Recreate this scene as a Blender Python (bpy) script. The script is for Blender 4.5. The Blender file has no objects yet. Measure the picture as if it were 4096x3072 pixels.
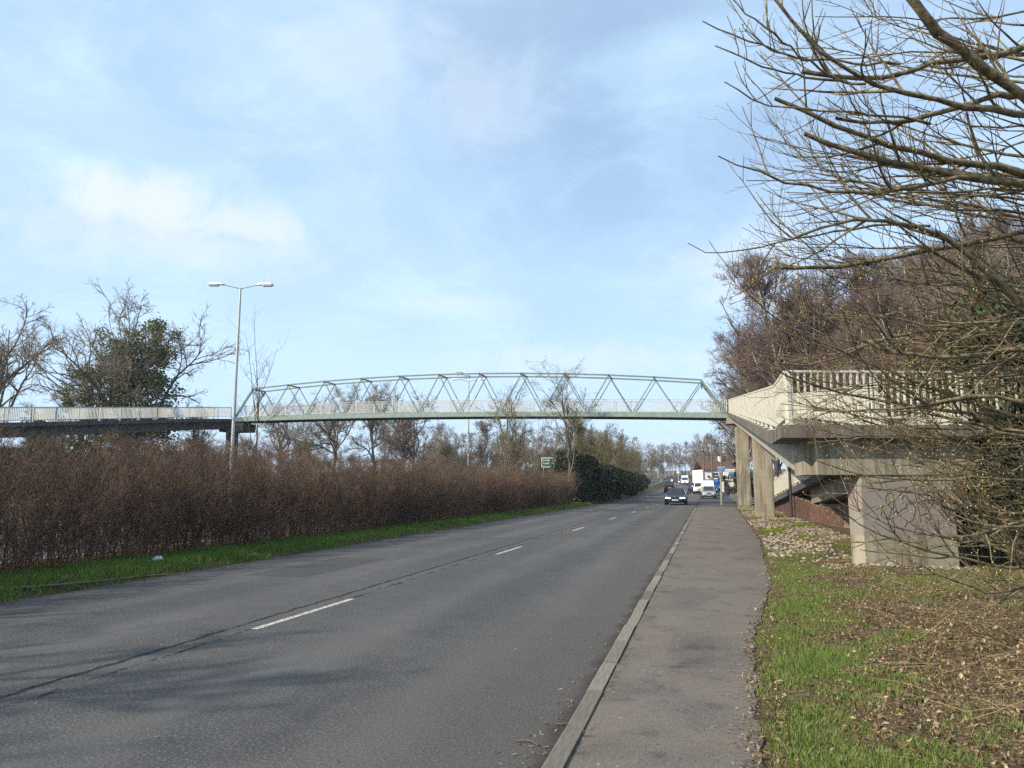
import bpy, math, random
import numpy as np
from mathutils import Vector, Matrix

random.seed(7)
scene = bpy.context.scene
COL = scene.collection
R = math.radians

# ------------------------------------------------------------------ camera
EYE = 1.6
PITCH, YAW, FPX = R(7.858), R(14.72), 739.0
cam_d = bpy.data.cameras.new('camera')
cam = bpy.data.objects.new('camera', cam_d)
COL.objects.link(cam)
cam.location = (0, 0, EYE)
cam.rotation_euler = (R(90) + PITCH, 0, YAW)
cam_d.sensor_width = 36.0
cam_d.lens = FPX / 1024 * 36.0
cam_d.clip_start = 0.05
cam_d.clip_end = 4000
scene.camera = cam

# ------------------------------------------------------------------ world, sun, exposure
SUN_AZ = (-0.72, -0.69)          # horizontal direction towards the sun
SUN_EL = R(33)
world = bpy.data.worlds.new('World')
scene.world = world
world.use_nodes = True
wn = world.node_tree
wn.nodes.clear()


def wnode(t, **kw):
    n = wn.nodes.new(t)
    for a, b in kw.items():
        setattr(n, a, b)
    return n


def wmath(op, a, b=None, c=None, clamp=False):
    n = wnode('ShaderNodeMath', operation=op)
    n.use_clamp = clamp
    for i, v in enumerate((a, b, c)):
        if v is None:
            continue
        if isinstance(v, (int, float)):
            n.inputs[i].default_value = v
        else:
            wn.links.new(v, n.inputs[i])
    return n.outputs[0]


sky = wnode('ShaderNodeTexSky', sky_type='NISHITA')
sky.sun_disc = False
sky.sun_elevation = SUN_EL
sky.sun_rotation = math.atan2(SUN_AZ[0], SUN_AZ[1])
sky.altitude = 50
sky.air_density = 1.0
sky.dust_density = 1.2
sky.ozone_density = 1.6
tc = wnode('ShaderNodeTexCoord')
sep = wnode('ShaderNodeSeparateXYZ')
wn.links.new(tc.outputs['Generated'], sep.inputs[0])
zz = wmath('ADD', wmath('MAXIMUM', sep.outputs[2], 0.0), 0.16)
cmb = wnode('ShaderNodeCombineXYZ')
wn.links.new(wmath('DIVIDE', sep.outputs[0], zz), cmb.inputs[0])
wn.links.new(wmath('DIVIDE', sep.outputs[1], zz), cmb.inputs[1])


def wnoise(vec, scale, detail, rough, dist, rot=0.0, sc=(1, 1, 1)):
    mp = wnode('ShaderNodeMapping')
    mp.inputs['Rotation'].default_value = (0, 0, rot)
    mp.inputs['Scale'].default_value = sc
    wn.links.new(vec, mp.inputs[0])
    n = wnode('ShaderNodeTexNoise')
    n.inputs['Scale'].default_value = scale
    n.inputs['Detail'].default_value = detail
    n.inputs['Roughness'].default_value = rough
    n.inputs['Distortion'].default_value = dist
    wn.links.new(mp.outputs[0], n.inputs['Vector'])
    return n.outputs[0]


def wsmooth(v, lo, hi, to=1.0):
    n = wnode('ShaderNodeMapRange', interpolation_type='SMOOTHSTEP')
    n.inputs[1].default_value = lo
    n.inputs[2].default_value = hi
    n.inputs[4].default_value = to
    wn.links.new(v, n.inputs[0])
    return n.outputs[0]


cirrus = wsmooth(wnoise(cmb.outputs[0], 0.8, 7, 0.55, 0.9, 0.5, (1.0, 0.8, 1)), 0.34, 0.78, 0.50)
cirrus2 = wsmooth(wnoise(cmb.outputs[0], 2.2, 9, 0.62, 0.8, -0.4, (0.8, 1.2, 1)), 0.42, 0.85, 0.40)
low = wsmooth(sep.outputs[2], 0.38, 0.0, 0.34)
veil = wmath('ADD', wmath('ADD', wmath('ADD', cirrus, cirrus2), low), 0.38)
veil = wmath('MINIMUM', veil, 0.96)


def cam_dir(px, py):
    v = Vector(((px - 512) / FPX, -(py - 384) / FPX, -1.0)).normalized()
    return cam.rotation_euler.to_matrix() @ v


fn = wnoise(tc.outputs['Generated'], 11.0, 9, 0.6, 0.5)


def puff(px, py, wpx, hpx, amt):
    """A cumulus lump standing in this direction of the sky."""
    d = cam_dir(px, py)
    right = d.cross(Vector((0, 0, 1))).normalized()
    up = right.cross(d)
    o = []
    for ax, w in ((right, wpx / FPX), (up, hpx / FPX)):
        n = wnode('ShaderNodeVectorMath', operation='DOT_PRODUCT')
        wn.links.new(tc.outputs['Generated'], n.inputs[0])
        n.inputs[1].default_value = ax
        o.append(wmath('POWER', wmath('ABSOLUTE', wmath('DIVIDE', n.outputs['Value'], w)), 2.0))
    r = wmath('SQRT', wmath('ADD', o[0], o[1]))
    n = wnode('ShaderNodeVectorMath', operation='DOT_PRODUCT')
    wn.links.new(tc.outputs['Generated'], n.inputs[0])
    n.inputs[1].default_value = d
    front = wmath('GREATER_THAN', n.outputs['Value'], 0.2)
    r = wmath('ADD', r, wmath('MULTIPLY', wmath('SUBTRACT', fn, 0.5), 2.6))
    return wmath('MULTIPLY', wsmooth(r, 1.15, 0.15, amt), front)


cum = None
for a in ((98, 198, 38, 36, 0.8), (165, 210, 64, 36, 0.8), (235, 224, 72, 28, 0.65), (170, 240, 170, 34, 0.5),
          (740, 268, 95, 45, 0.5), (590, 362, 150, 22, 0.42), (460, 305, 80, 14, 0.3), (360, 60, 120, 60, 0.3), (470, 90, 90, 50, 0.3)):
    p_ = puff(*a)
    cum = p_ if cum is None else wmath('MAXIMUM', cum, p_)
mixc = wnode('ShaderNodeMix', data_type='RGBA')
wn.links.new(veil, mixc.inputs[0])
wn.links.new(sky.outputs[0], mixc.inputs[6])
mixc.inputs[7].default_value = (3.4, 4.7, 6.15, 1)
mix2 = wnode('ShaderNodeMix', data_type='RGBA')
wn.links.new(cum, mix2.inputs[0])
wn.links.new(mixc.outputs[2], mix2.inputs[6])
mix2.inputs[7].default_value = (4.6, 5.0, 5.5, 1)
bg = wnode('ShaderNodeBackground')
bg.inputs[1].default_value = 0.15
wn.links.new(mix2.outputs[2], bg.inputs[0])
wo = wnode('ShaderNodeOutputWorld')
wn.links.new(bg.outputs[0], wo.inputs[0])

sun_d = bpy.data.lights.new('sun', 'SUN')
sun_d.energy = 4.8
sun_d.angle = R(0.6)
sun_d.color = (1.0, 0.90, 0.74)
sun = bpy.data.objects.new('sun', sun_d)
COL.objects.link(sun)
sdir = Vector((SUN_AZ[0], SUN_AZ[1], math.tan(SUN_EL) * math.hypot(*SUN_AZ))).normalized()
sun.rotation_euler = sdir.to_track_quat('Z', 'Y').to_euler()
sun.location = (0, 0, 60)

vs = scene.view_settings
vs.view_transform = 'Standard'
vs.look = 'None'
vs.exposure = 0.42
vs.gamma = 1.0
vs.use_curve_mapping = False
scene.cycles.use_denoising = False
scene.cycles.max_bounces = 6
scene.cycles.diffuse_bounces = 3
scene.cycles.glossy_bounces = 3
scene.cycles.transparent_max_bounces = 8

# ------------------------------------------------------------------ helpers
RNG = np.random.default_rng(11)
CAMR = np.array(cam.rotation_euler.to_matrix())


def unproj(px, py, depth):
    """world point seen at a 1024x768 pixel, `depth` metres along the camera axis"""
    v = CAMR @ np.array([(px - 512) / FPX * depth, -(py - 384) / FPX * depth, -depth])
    return v + np.array([0, 0, EYE])


def spot(px, depth):
    """ground XY of something seen in column px at that depth"""
    c, s = math.cos(YAW), math.sin(YAW)
    xc = (px - 512) / FPX * depth
    return (xc * c - depth * s, xc * s + depth * c)


def ground_z(y):
    return float(np.interp(y, [-50, 70, 95, 126, 160, 210, 300, 420, 900], [0, 0, 0.12, 0.55, 1.05, 1.95, 4.6, 8.6, 20]))


def road_cx(y):
    return -5.1 + float(np.interp(y, [0, 118, 150, 210, 300, 420], [0, 0, -1.1, -3.5, -7.0, -6.0]))


def tag(o, label=None, cat=None, group=None, kind=None):
    if label:
        o['label'] = label
    if cat:
        o['category'] = cat
    if group:
        o['group'] = group
    if kind:
        o['kind'] = kind
    return o


def thing(name, label, cat, loc=(0, 0, 0), rz=0.0, group=None):
    o = bpy.data.objects.new(name, None)
    COL.objects.link(o)
    o.location = loc
    o.rotation_euler = (0, 0, rz)
    o.empty_display_size = 0.3
    return tag(o, label, cat, group)


def link(name, me, mat=None, parent=None, world=False):
    o = bpy.data.objects.new(name, me)
    COL.objects.link(o)
    if mat is not None and not me.materials:
        me.materials.append(mat)
    if parent is not None:
        o.parent = parent
        if world:
            p, q = parent, Vector((0, 0, 0))
            while p is not None:
                q += Vector(p.location)
                p = p.parent
            o.location = -q
    return o


def np_mesh(name, verts, faces, nper, col=None, smooth=False):
    """verts (V,3), faces (F,nper) -> mesh"""
    me = bpy.data.meshes.new(name)
    verts = np.asarray(verts, dtype=np.float32)
    faces = np.asarray(faces, dtype=np.int32)
    V, F = len(verts), len(faces)
    me.vertices.add(V)
    me.vertices.foreach_set('co', verts.ravel())
    me.loops.add(F * nper)
    me.loops.foreach_set('vertex_index', faces.ravel())
    me.polygons.add(F)
    me.polygons.foreach_set('loop_start', np.arange(0, F * nper, nper, dtype=np.int32))
    me.polygons.foreach_set('loop_total', np.full(F, nper, dtype=np.int32))
    me.polygons.foreach_set('use_smooth', np.full(F, bool(smooth)))
    if col is not None:
        at = me.attributes.new('col', 'FLOAT_COLOR', 'POINT')
        c4 = np.ones((V, 4), dtype=np.float32)
        c4[:, :3] = col
        at.data.foreach_set('color', c4.ravel())
    me.update(calc_edges=True)
    return me


class MB:
    """collects simple solids; build() links them as one mesh object"""

    def __init__(self):
        self.v, self.f = [], []

    def add(self, vs_, fs_):
        b = len(self.v)
        self.v += [tuple(p) for p in vs_]
        self.f += [tuple(i + b for i in f) for f in fs_]
        return self

    def box(self, c, s, rz=0.0):
        x, y, z = s[0] / 2, s[1] / 2, s[2] / 2
        cz, sz = math.cos(rz), math.sin(rz)
        vs_ = []
        for dz in (-z, z):
            for dx, dy in ((-x, -y), (x, -y), (x, y), (-x, y)):
                vs_.append((c[0] + dx * cz - dy * sz, c[1] + dx * sz + dy * cz, c[2] + dz))
        return self.add(vs_, [(3, 2, 1, 0), (4, 5, 6, 7), (0, 1, 5, 4), (1, 2, 6, 5), (2, 3, 7, 6), (3, 0, 4, 7)])

    def beam(self, p0, p1, w, h):
        """rectangular bar; w across (horizontal), h in the bar's own up direction"""
        p0, p1 = Vector(p0), Vector(p1)
        d = (p1 - p0).normalized()
        u = Vector((0, 0, 1)) if abs(d.z) < 0.98 else Vector((0, 1, 0))
        s = d.cross(u).normalized()
        t = s.cross(d).normalized()
        vs_ = []
        for p in (p0, p1):
            for a, b in ((-1, -1), (1, -1), (1, 1), (-1, 1)):
                vs_.append(p + s * (a * w / 2) + t * (b * h / 2))
        return self.add(vs_, [(0, 1, 2, 3), (7, 6, 5, 4), (0, 4, 5, 1), (1, 5, 6, 2), (2, 6, 7, 3), (3, 7, 4, 0)])

    def cyl(self, p0, p1, r0, r1=None, n=10):
        r1 = r0 if r1 is None else r1
        p0, p1 = Vector(p0), Vector(p1)
        d = (p1 - p0).normalized()
        u = Vector((0, 0, 1)) if abs(d.z) < 0.95 else Vector((1, 0, 0))
        s = d.cross(u).normalized()
        t = d.cross(s)
        vs_ = []
        for p, r in ((p0, r0), (p1, r1)):
            for i in range(n):
                a = 2 * math.pi * i / n
                vs_.append(p + s * (r * math.cos(a)) + t * (r * math.sin(a)))
        fs_ = [(i, (i + 1) % n, n + (i + 1) % n, n + i) for i in range(n)]
        fs_ += [tuple(range(n - 1, -1, -1)), tuple(range(n, 2 * n))]
        return self.add(vs_, fs_)

    def prism(self, poly, z0, z1):
        """poly: CCW xy outline; z0/z1 numbers or functions of (x, y)"""
        n = len(poly)
        f0 = z0 if callable(z0) else (lambda x, y: z0)
        f1 = z1 if callable(z1) else (lambda x, y: z1)
        vs_ = [(x, y, f0(x, y)) for x, y in poly] + [(x, y, f1(x, y)) for x, y in poly]
        fs_ = [(i, (i + 1) % n, n + (i + 1) % n, n + i) for i in range(n)]
        fs_ += [tuple(range(n - 1, -1, -1)), tuple(range(n, 2 * n))]
        return self.add(vs_, fs_)

    def loft(self, rings, cap=True):
        n = len(rings[0])
        vs_ = [p for r in rings for p in r]
        fs_ = []
        for k in range(len(rings) - 1):
            for i in range(n):
                fs_.append((k * n + i, k * n + (i + 1) % n, (k + 1) * n + (i + 1) % n, (k + 1) * n + i))
        if cap:
            fs_ += [tuple(range(n - 1, -1, -1)), tuple(range((len(rings) - 1) * n, len(rings) * n))]
        return self.add(vs_, fs_)

    def mesh(self, name, smooth=False):
        me = bpy.data.meshes.new(name)
        me.from_pydata([tuple(p) for p in self.v], [], self.f)
        if smooth:
            me.polygons.foreach_set('use_smooth', np.ones(len(me.polygons), dtype=bool))
        me.update()
        return me

    def build(self, name, mat, parent=None, world=False, smooth=False, bevel=0.0):
        o = link(name, self.mesh(name, smooth), mat, parent, world)
        if bevel:
            m = o.modifiers.new('bevel', 'BEVEL')
            m.width = bevel
            m.segments = 2
            m.limit_method = 'ANGLE'
        return o


# ------------------------------------------------------------------ materials
MATS = {}


def mat(name, c1, c2=None, scale=4.0, rough=0.85, detail=6, bump=0.0, bscale=None, metal=0.0, spec=0.3,
        stretch=(1, 1, 1), lo=0.35, hi=0.65, attr=False, transl=0.0, emit=0.0, coat=0.0, coords='Object'):
    if name in MATS:
        return MATS[name]
    m = bpy.data.materials.new(name)
    m.use_nodes = True
    nt = m.node_tree
    b = nt.nodes['Principled BSDF']
    b.inputs['Roughness'].default_value = rough
    b.inputs['Metallic'].default_value = metal
    b.inputs['Specular IOR Level'].default_value = spec
    b.inputs['Coat Weight'].default_value = coat
    b.inputs['Base Color'].default_value = (*c1, 1)
    L = nt.links.new
    vec = None
    if c2 is not None or bump:
        t = nt.nodes.new('ShaderNodeTexCoord')
        mp = nt.nodes.new('ShaderNodeMapping')
        mp.inputs['Scale'].default_value = stretch
        L(t.outputs[coords], mp.inputs[0])
        vec = mp.outputs[0]
    if c2 is not None:
        n = nt.nodes.new('ShaderNodeTexNoise')
        n.inputs['Scale'].default_value = scale
        n.inputs['Detail'].default_value = detail
        n.inputs['Roughness'].default_value = 0.6
        L(vec, n.inputs['Vector'])
        r = nt.nodes.new('ShaderNodeValToRGB')
        r.color_ramp.elements[0].position = lo
        r.color_ramp.elements[1].position = hi
        r.color_ramp.elements[0].color = (*c1, 1)
        r.color_ramp.elements[1].color = (*c2, 1)
        L(n.outputs[0], r.inputs[0])
        colout = r.outputs[0]
        if attr:
            a = nt.nodes.new('ShaderNodeAttribute')
            a.attribute_name = 'col'
            x = nt.nodes.new('ShaderNodeMix')
            x.data_type = 'RGBA'
            x.blend_type = 'MULTIPLY'
            x.inputs[0].default_value = 1
            L(colout, x.inputs[6])
            L(a.outputs[0], x.inputs[7])
            colout = x.outputs[2]
        L(colout, b.inputs['Base Color'])
    elif attr:
        a = nt.nodes.new('ShaderNodeAttribute')
        a.attribute_name = 'col'
        L(a.outputs[0], b.inputs['Base Color'])
    if bump:
        n2 = nt.nodes.new('ShaderNodeTexNoise')
        n2.inputs['Scale'].default_value = bscale or scale * 6
        n2.inputs['Detail'].default_value = 5
        L(vec, n2.inputs['Vector'])
        bp = nt.nodes.new('ShaderNodeBump')
        bp.inputs['Strength'].default_value = bump
        bp.inputs['Distance'].default_value = 0.02
        L(n2.outputs[0], bp.inputs['Height'])
        L(bp.outputs[0], b.inputs['Normal'])
    if transl:
        src = b.inputs['Base Color']
        tr = nt.nodes.new('ShaderNodeBsdfTranslucent')
        if src.links:
            L(src.links[0].from_socket, tr.inputs[0])
        else:
            tr.inputs[0].default_value = (*c1, 1)
        ms = nt.nodes.new('ShaderNodeMixShader')
        ms.inputs[0].default_value = transl
        L(b.outputs[0], ms.inputs[1])
        L(tr.outputs[0], ms.inputs[2])
        L(ms.outputs[0], nt.nodes['Material Output'].inputs[0])
    if emit:
        b.inputs['Emission Color'].default_value = (*c1, 1)
        b.inputs['Emission Strength'].default_value = emit
    MATS[name] = m
    return m


def vary(m, lo, hi):
    """each object with this material gets its own slight tone"""
    nt = m.node_tree
    b = nt.nodes['Principled BSDF']
    inf = nt.nodes.new('ShaderNodeObjectInfo')
    mr = nt.nodes.new('ShaderNodeMapRange')
    mr.inputs[3].default_value, mr.inputs[4].default_value = lo, hi
    hs = nt.nodes.new('ShaderNodeHueSaturation')
    nt.links.new(inf.outputs['Random'], mr.inputs[0])
    nt.links.new(mr.outputs[0], hs.inputs['Value'])
    nt.links.new(b.inputs['Base Color'].links[0].from_socket, hs.inputs['Color'])
    nt.links.new(hs.outputs[0], b.inputs['Base Color'])


class NT:
    """tiny node-graph helper for the bespoke surfaces"""

    def __init__(self, name, rough=0.9, spec=0.3):
        self.m = bpy.data.materials.new(name)
        self.m.use_nodes = True
        self.t = self.m.node_tree
        self.b = self.t.nodes['Principled BSDF']
        self.b.inputs['Roughness'].default_value = rough
        self.b.inputs['Specular IOR Level'].default_value = spec
        self.co = self.t.nodes.new('ShaderNodeTexCoord').outputs['Object']
        s = self.t.nodes.new('ShaderNodeSeparateXYZ')
        self.t.links.new(self.co, s.inputs[0])
        self.x, self.y, self.z = s.outputs

    def set(self, inp, v):
        if hasattr(v, 'is_output'):
            self.t.links.new(v, inp)
        else:
            inp.default_value = (*v, 1) if isinstance(v, tuple) and len(v) == 3 and inp.type == 'RGBA' else v

    def math(self, op, a, b=None, clamp=False):
        n = self.t.nodes.new('ShaderNodeMath')
        n.operation = op
        n.use_clamp = clamp
        self.set(n.inputs[0], a)
        if b is not None:
            self.set(n.inputs[1], b)
        return n.outputs[0]

    def noise(self, scale, detail=5, rough=0.55, stretch=(1, 1, 1), dist=0.0):
        mp = self.t.nodes.new('ShaderNodeMapping')
        mp.inputs['Scale'].default_value = stretch
        self.t.links.new(self.co, mp.inputs[0])
        n = self.t.nodes.new('ShaderNodeTexNoise')
        n.inputs['Scale'].default_value = scale
        n.inputs['Detail'].default_value = detail
        n.inputs['Roughness'].default_value = rough
        n.inputs['Distortion'].default_value = dist
        self.t.links.new(mp.outputs[0], n.inputs['Vector'])
        return n.outputs[0]

    def voronoi(self, scale, feature='F1', out='Distance'):
        n = self.t.nodes.new('ShaderNodeTexVoronoi')
        n.feature = feature
        n.inputs['Scale'].default_value = scale
        self.t.links.new(self.co, n.inputs['Vector'])
        return n.outputs[out]

    def ss(self, v, lo, hi, to0=0.0, to1=1.0):
        n = self.t.nodes.new('ShaderNodeMapRange')
        n.interpolation_type = 'SMOOTHSTEP'
        self.set(n.inputs[0], v)
        n.inputs[1].default_value, n.inputs[2].default_value = lo, hi
        n.inputs[3].default_value, n.inputs[4].default_value = to0, to1
        return n.outputs[0]

    def mix(self, f, a, b, mode='MIX'):
        n = self.t.nodes.new('ShaderNodeMix')
        n.data_type = 'RGBA'
        n.blend_type = mode
        self.set(n.inputs[0], f)
        self.set(n.inputs[6], a)
        self.set(n.inputs[7], b)
        return n.outputs[2]

    def bump(self, h, strength, dist=0.01):
        n = self.t.nodes.new('ShaderNodeBump')
        n.inputs['Strength'].default_value = strength
        n.inputs['Distance'].default_value = dist
        self.set(n.inputs['Height'], h)
        self.t.links.new(n.outputs[0], self.b.inputs['Normal'])

    def color(self, c):
        self.set(self.b.inputs['Base Color'], c)
        return self.m


def asphalt(name, base, warm, seam=False, bumpy=0.95):
    n = NT(name, rough=0.9, spec=0.22)
    big = n.noise(0.35, 5, 0.6, (1, 0.35, 1), 0.4)
    mid = n.noise(2.2, 5, 0.6)
    fine = n.noise(42, 4, 0.75)
    vfine = n.noise(95, 2, 0.6)
    c = n.mix(n.ss(big, 0.35, 0.68), base, warm)
    c = n.mix(n.ss(mid, 0.3, 0.75, 0.0, 0.5), c, tuple(v * 0.72 for v in base))
    c = n.mix(n.ss(fine, 0.50, 0.66, 0.0, 0.85), c, tuple(v * 2.4 for v in warm))
    c = n.mix(n.ss(vfine, 0.32, 0.46, 0.7, 0.0), c, tuple(v * 0.35 for v in base))
    # single pale stones in the surface
    vo = n.voronoi(16.0)
    st = n.math('MULTIPLY', n.ss(vo, 0.10, 0.05), n.ss(n.noise(5, 2), 0.50, 0.60))
    c = n.mix(st, c, (0.34, 0.33, 0.30))
    h = n.math('ADD', fine, n.math('MULTIPLY', vfine, 0.5))
    if seam:
        xo = n.math('ADD', n.math('ADD', n.x, 5.10), n.math('MULTIPLY', n.math('SUBTRACT', n.noise(2.6, 7, 0.7), 0.5), 0.22))
        dl = n.math('ABSOLUTE', n.math('SUBTRACT', n.math('ABSOLUTE', n.math('ADD', xo, 0.05)), 0.13))
        crack = n.math('MULTIPLY', n.ss(dl, 0.045, 0.010), n.ss(n.math('ADD', n.noise(1.6, 6, 0.7), n.math('MULTIPLY', xo, -0.5)), 0.42, 0.54))
        strip = n.ss(n.math('ABSOLUTE', n.math('ADD', xo, 0.05)), 0.14, 0.11)
        c = n.mix(n.math('MULTIPLY', strip, 0.22), c, tuple(v * 1.25 for v in warm))
        c = n.mix(n.math('MULTIPLY', crack, 0.85), c, (0.012, 0.012, 0.013))
        # wheel tracks and old repair patches
        trk = None
        for xt in (-2.1, -3.7, -6.4, -8.0):
            g = n.ss(n.math('ABSOLUTE', n.math('SUBTRACT', n.x, n.math('ADD', xt - 0.15, n.math('MULTIPLY', n.noise(0.4, 2), 0.3)))), 0.55, 0.1)
            trk = g if trk is None else n.math('MAXIMUM', trk, g)
        c = n.mix(n.math('MULTIPLY', trk, n.ss(n.noise(0.8, 4, 0.6, (1, 0.3, 1)), 0.3, 0.7, 0.1, 0.6)), c, tuple(v * 1.35 for v in warm))
        drip = n.math('MULTIPLY', n.ss(n.math('ABSOLUTE', n.math('ADD', n.x, 2.9)), 0.5, 0.05), n.ss(n.noise(0.9, 5, 0.65, (1, 0.4, 1)), 0.45, 0.7))
        c = n.mix(n.math('MULTIPLY', drip, 0.5), c, tuple(v * 0.6 for v in base))
        pat = n.math('MULTIPLY', n.math('MULTIPLY', n.ss(n.x, -8.2, -8.17), n.ss(n.x, -6.9, -6.93)), n.math('MULTIPLY', n.ss(n.y, 12.0, 12.03), n.ss(n.y, 15.6, 15.57)))
        c = n.mix(n.math('MULTIPLY', pat, 0.5), c, tuple(v * 0.7 for v in base))
        # dusty, paler margin beside the kerb and dark silt along the verge
        edge = n.ss(n.math('ADD', n.x, n.math('MULTIPLY', n.noise(1.0, 4), 0.6)), -2.6, -0.9)
        c = n.mix(n.math('MULTIPLY', edge, 0.55), c, (0.105, 0.095, 0.082))
        gut = n.ss(n.math('ADD', n.x, n.math('MULTIPLY', n.noise(2.2, 5), 0.3)), -0.98, -0.80)
        c = n.mix(n.math('MULTIPLY', gut, 0.8), c, (0.038, 0.030, 0.022))
        lv = n.ss(n.math('ADD', n.x, n.math('MULTIPLY', n.noise(1.6, 5), 0.8)), -8.85, -9.25)
        c = n.mix(n.math('MULTIPLY', lv, 0.9), c, (0.045, 0.034, 0.024))
        h = n.math('SUBTRACT', h, n.math('MULTIPLY', crack, 2.0))
    n.bump(h, bumpy, 0.012)
    return n.color(c)


M_ROAD = asphalt('road_asphalt', (0.064, 0.064, 0.067), (0.096, 0.092, 0.087), seam=True)
M_DUAL = asphalt('dual_asphalt', (0.055, 0.056, 0.06), (0.08, 0.078, 0.076))


def pavement_mat():
    n = NT('pavement_asphalt', rough=0.92, spec=0.2)
    big = n.noise(1.1, 5, 0.6, (1, 0.7, 1), 0.5)
    mid = n.noise(2.6, 6, 0.65)
    fine = n.noise(75, 3, 0.7)
    c = n.mix(n.ss(big, 0.38, 0.62), (0.105, 0.093, 0.082), (0.150, 0.130, 0.110))
    c = n.mix(n.ss(mid, 0.45, 0.75, 0.0, 0.6), c, (0.155, 0.126, 0.095))
    sand = n.ss(n.noise(0.75, 5, 0.6, (1, 0.7, 1), 0.6), 0.42, 0.62)
    c = n.mix(n.math('MULTIPLY', sand, 0.6), c, (0.165, 0.135, 0.105))
    pat = n.math('MULTIPLY', n.math('MULTIPLY', n.ss(n.x, -0.42, -0.40), n.ss(n.x, 0.02, 0.0)), n.math('MULTIPLY', n.ss(n.y, 6.9, 6.92), n.ss(n.y, 8.3, 8.28)))
    c = n.mix(n.math('MULTIPLY', pat, 0.22), c, (0.05, 0.048, 0.047))
    c = n.mix(n.ss(mid, 0.46, 0.30, 0.0, 0.75), c, (0.048, 0.045, 0.045))
    c = n.mix(n.ss(fine, 0.5, 0.68, 0.0, 0.8), c, (0.23, 0.205, 0.18))
    c = n.mix(n.ss(n.noise(110, 2), 0.34, 0.46, 0.6, 0.0), c, (0.022, 0.021, 0.021))
    vo = n.voronoi(9.0)
    st = n.math('MULTIPLY', n.ss(vo, 0.11, 0.06), n.ss(n.noise(3, 2), 0.52, 0.6))
    c = n.mix(st, c, (0.36, 0.34, 0.30))
    # moss along the kerb joint
    ms = n.math('MULTIPLY', n.ss(n.math('ADD', n.x, n.math('MULTIPLY', n.noise(4, 4), -0.25)), -0.78, -0.93), n.math('MULTIPLY', n.ss(n.noise(1.7, 3), 0.45, 0.6), n.ss(n.noise(22, 4), 0.48, 0.56)))
    c = n.mix(n.math('MULTIPLY', ms, 0.7), c, (0.05, 0.055, 0.018))
    n.bump(fine, 0.5, 0.008)
    return n.color(c)


M_PAVE = pavement_mat()


def concrete(name, base, light, dark, green=0.25):
    n = NT(name, rough=0.9, spec=0.25)
    big = n.noise(0.9, 6, 0.62)
    streak = n.noise(3.0, 5, 0.6, (1.6, 1.6, 0.12), 0.2)
    fine = n.noise(38, 4, 0.65)
    c = n.mix(n.ss(big, 0.32, 0.7), base, light)
    c = n.mix(n.ss(streak, 0.45, 0.66, 0.0, 0.95), c, dark)
    c = n.mix(n.ss(n.noise(2.0, 6, 0.7, (1, 1, 0.4)), 0.55, 0.75, 0.0, green), c, (0.12, 0.12, 0.06))
    c = n.mix(n.ss(fine, 0.55, 0.75, 0.0, 0.35), c, dark)
    fr_ = n.math('ABSOLUTE', n.math('SUBTRACT', n.math('FRACT', n.math('DIVIDE', n.math('ADD', n.z, 0.17), 0.61)), 0.5))
    c = n.mix(n.math('MULTIPLY', n.ss(fr_, 0.488, 0.497), 0.45), c, dark)
    rust = n.math('MULTIPLY', n.ss(n.noise(1.4, 4, 0.6, (2.5, 2.5, 0.25)), 0.62, 0.74), 0.5)
    c = n.mix(rust, c, (0.11, 0.062, 0.03))
    vo = n.voronoi(22.0)
    pit = n.math('MULTIPLY', n.ss(vo, 0.13, 0.07), n.ss(n.noise(6, 2), 0.55, 0.62))
    c = n.mix(n.math('MULTIPLY', pit, 0.7), c, (0.06, 0.055, 0.045))
    n.bump(n.math('ADD', fine, n.math('MULTIPLY', streak, 0.6)), 0.35, 0.012)
    return n.color(c)


M_CONC = concrete('weathered_concrete', (0.235, 0.205, 0.150), (0.33, 0.295, 0.225), (0.135, 0.115, 0.08))
M_CONC_D = concrete('stained_concrete', (0.125, 0.108, 0.088), (0.185, 0.158, 0.125), (0.07, 0.06, 0.052), 0.3)
M_CONC_L = concrete('sunlit_concrete', (0.40, 0.37, 0.31), (0.50, 0.47, 0.40), (0.26, 0.23, 0.17), 0.1)  # sunlight on the upper girder's side put into the concrete colour
M_CONC_B = concrete('shaded_concrete', (0.075, 0.072, 0.07), (0.11, 0.105, 0.10), (0.04, 0.04, 0.04), 0.1)  # dark tone holds the left ramp's shade; lower slab uses it too
M_RAIL = mat('cream_paint', (0.36, 0.335, 0.26), (0.56, 0.535, 0.445), 6, 0.6, lo=0.33, hi=0.52, stretch=(3, 3, 0.8))
M_RAIL_G = mat('pale_grey_paint', (0.42, 0.43, 0.40), (0.54, 0.54, 0.51), 5, 0.6)
M_TRUSS = mat('pale_green_paint', (0.17, 0.225, 0.195), (0.24, 0.30, 0.265), 2.5, 0.5)
M_TRUSS_M = mat('green_member_paint', (0.125, 0.170, 0.145), (0.18, 0.225, 0.195), 2.5, 0.5)
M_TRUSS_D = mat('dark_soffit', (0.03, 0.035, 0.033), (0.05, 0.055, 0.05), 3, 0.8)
M_BRICK = mat('red_brick', (0.105, 0.056, 0.042), (0.175, 0.098, 0.070), 3.2, 0.92, bump=0.3, bscale=50)
M_MORTAR = mat('mortar', (0.30, 0.25, 0.19), (0.22, 0.18, 0.14), 9, 0.95)
M_KERB = mat('kerb_concrete', (0.150, 0.132, 0.108), (0.220, 0.195, 0.162), 5, 0.92, bump=0.25, bscale=90, coords='Generated')
vary(M_KERB, 0.62, 1.2)
vary(M_BRICK, 0.65, 1.3)
M_STEEL = mat('galvanised_steel', (0.36, 0.37, 0.36), (0.47, 0.47, 0.45), 3, 0.45, metal=0.35, stretch=(4, 4, 0.4))
M_WHITE = mat('white_gloss', (0.78, 0.79, 0.78), (0.70, 0.71, 0.69), 4, 0.4)
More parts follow.
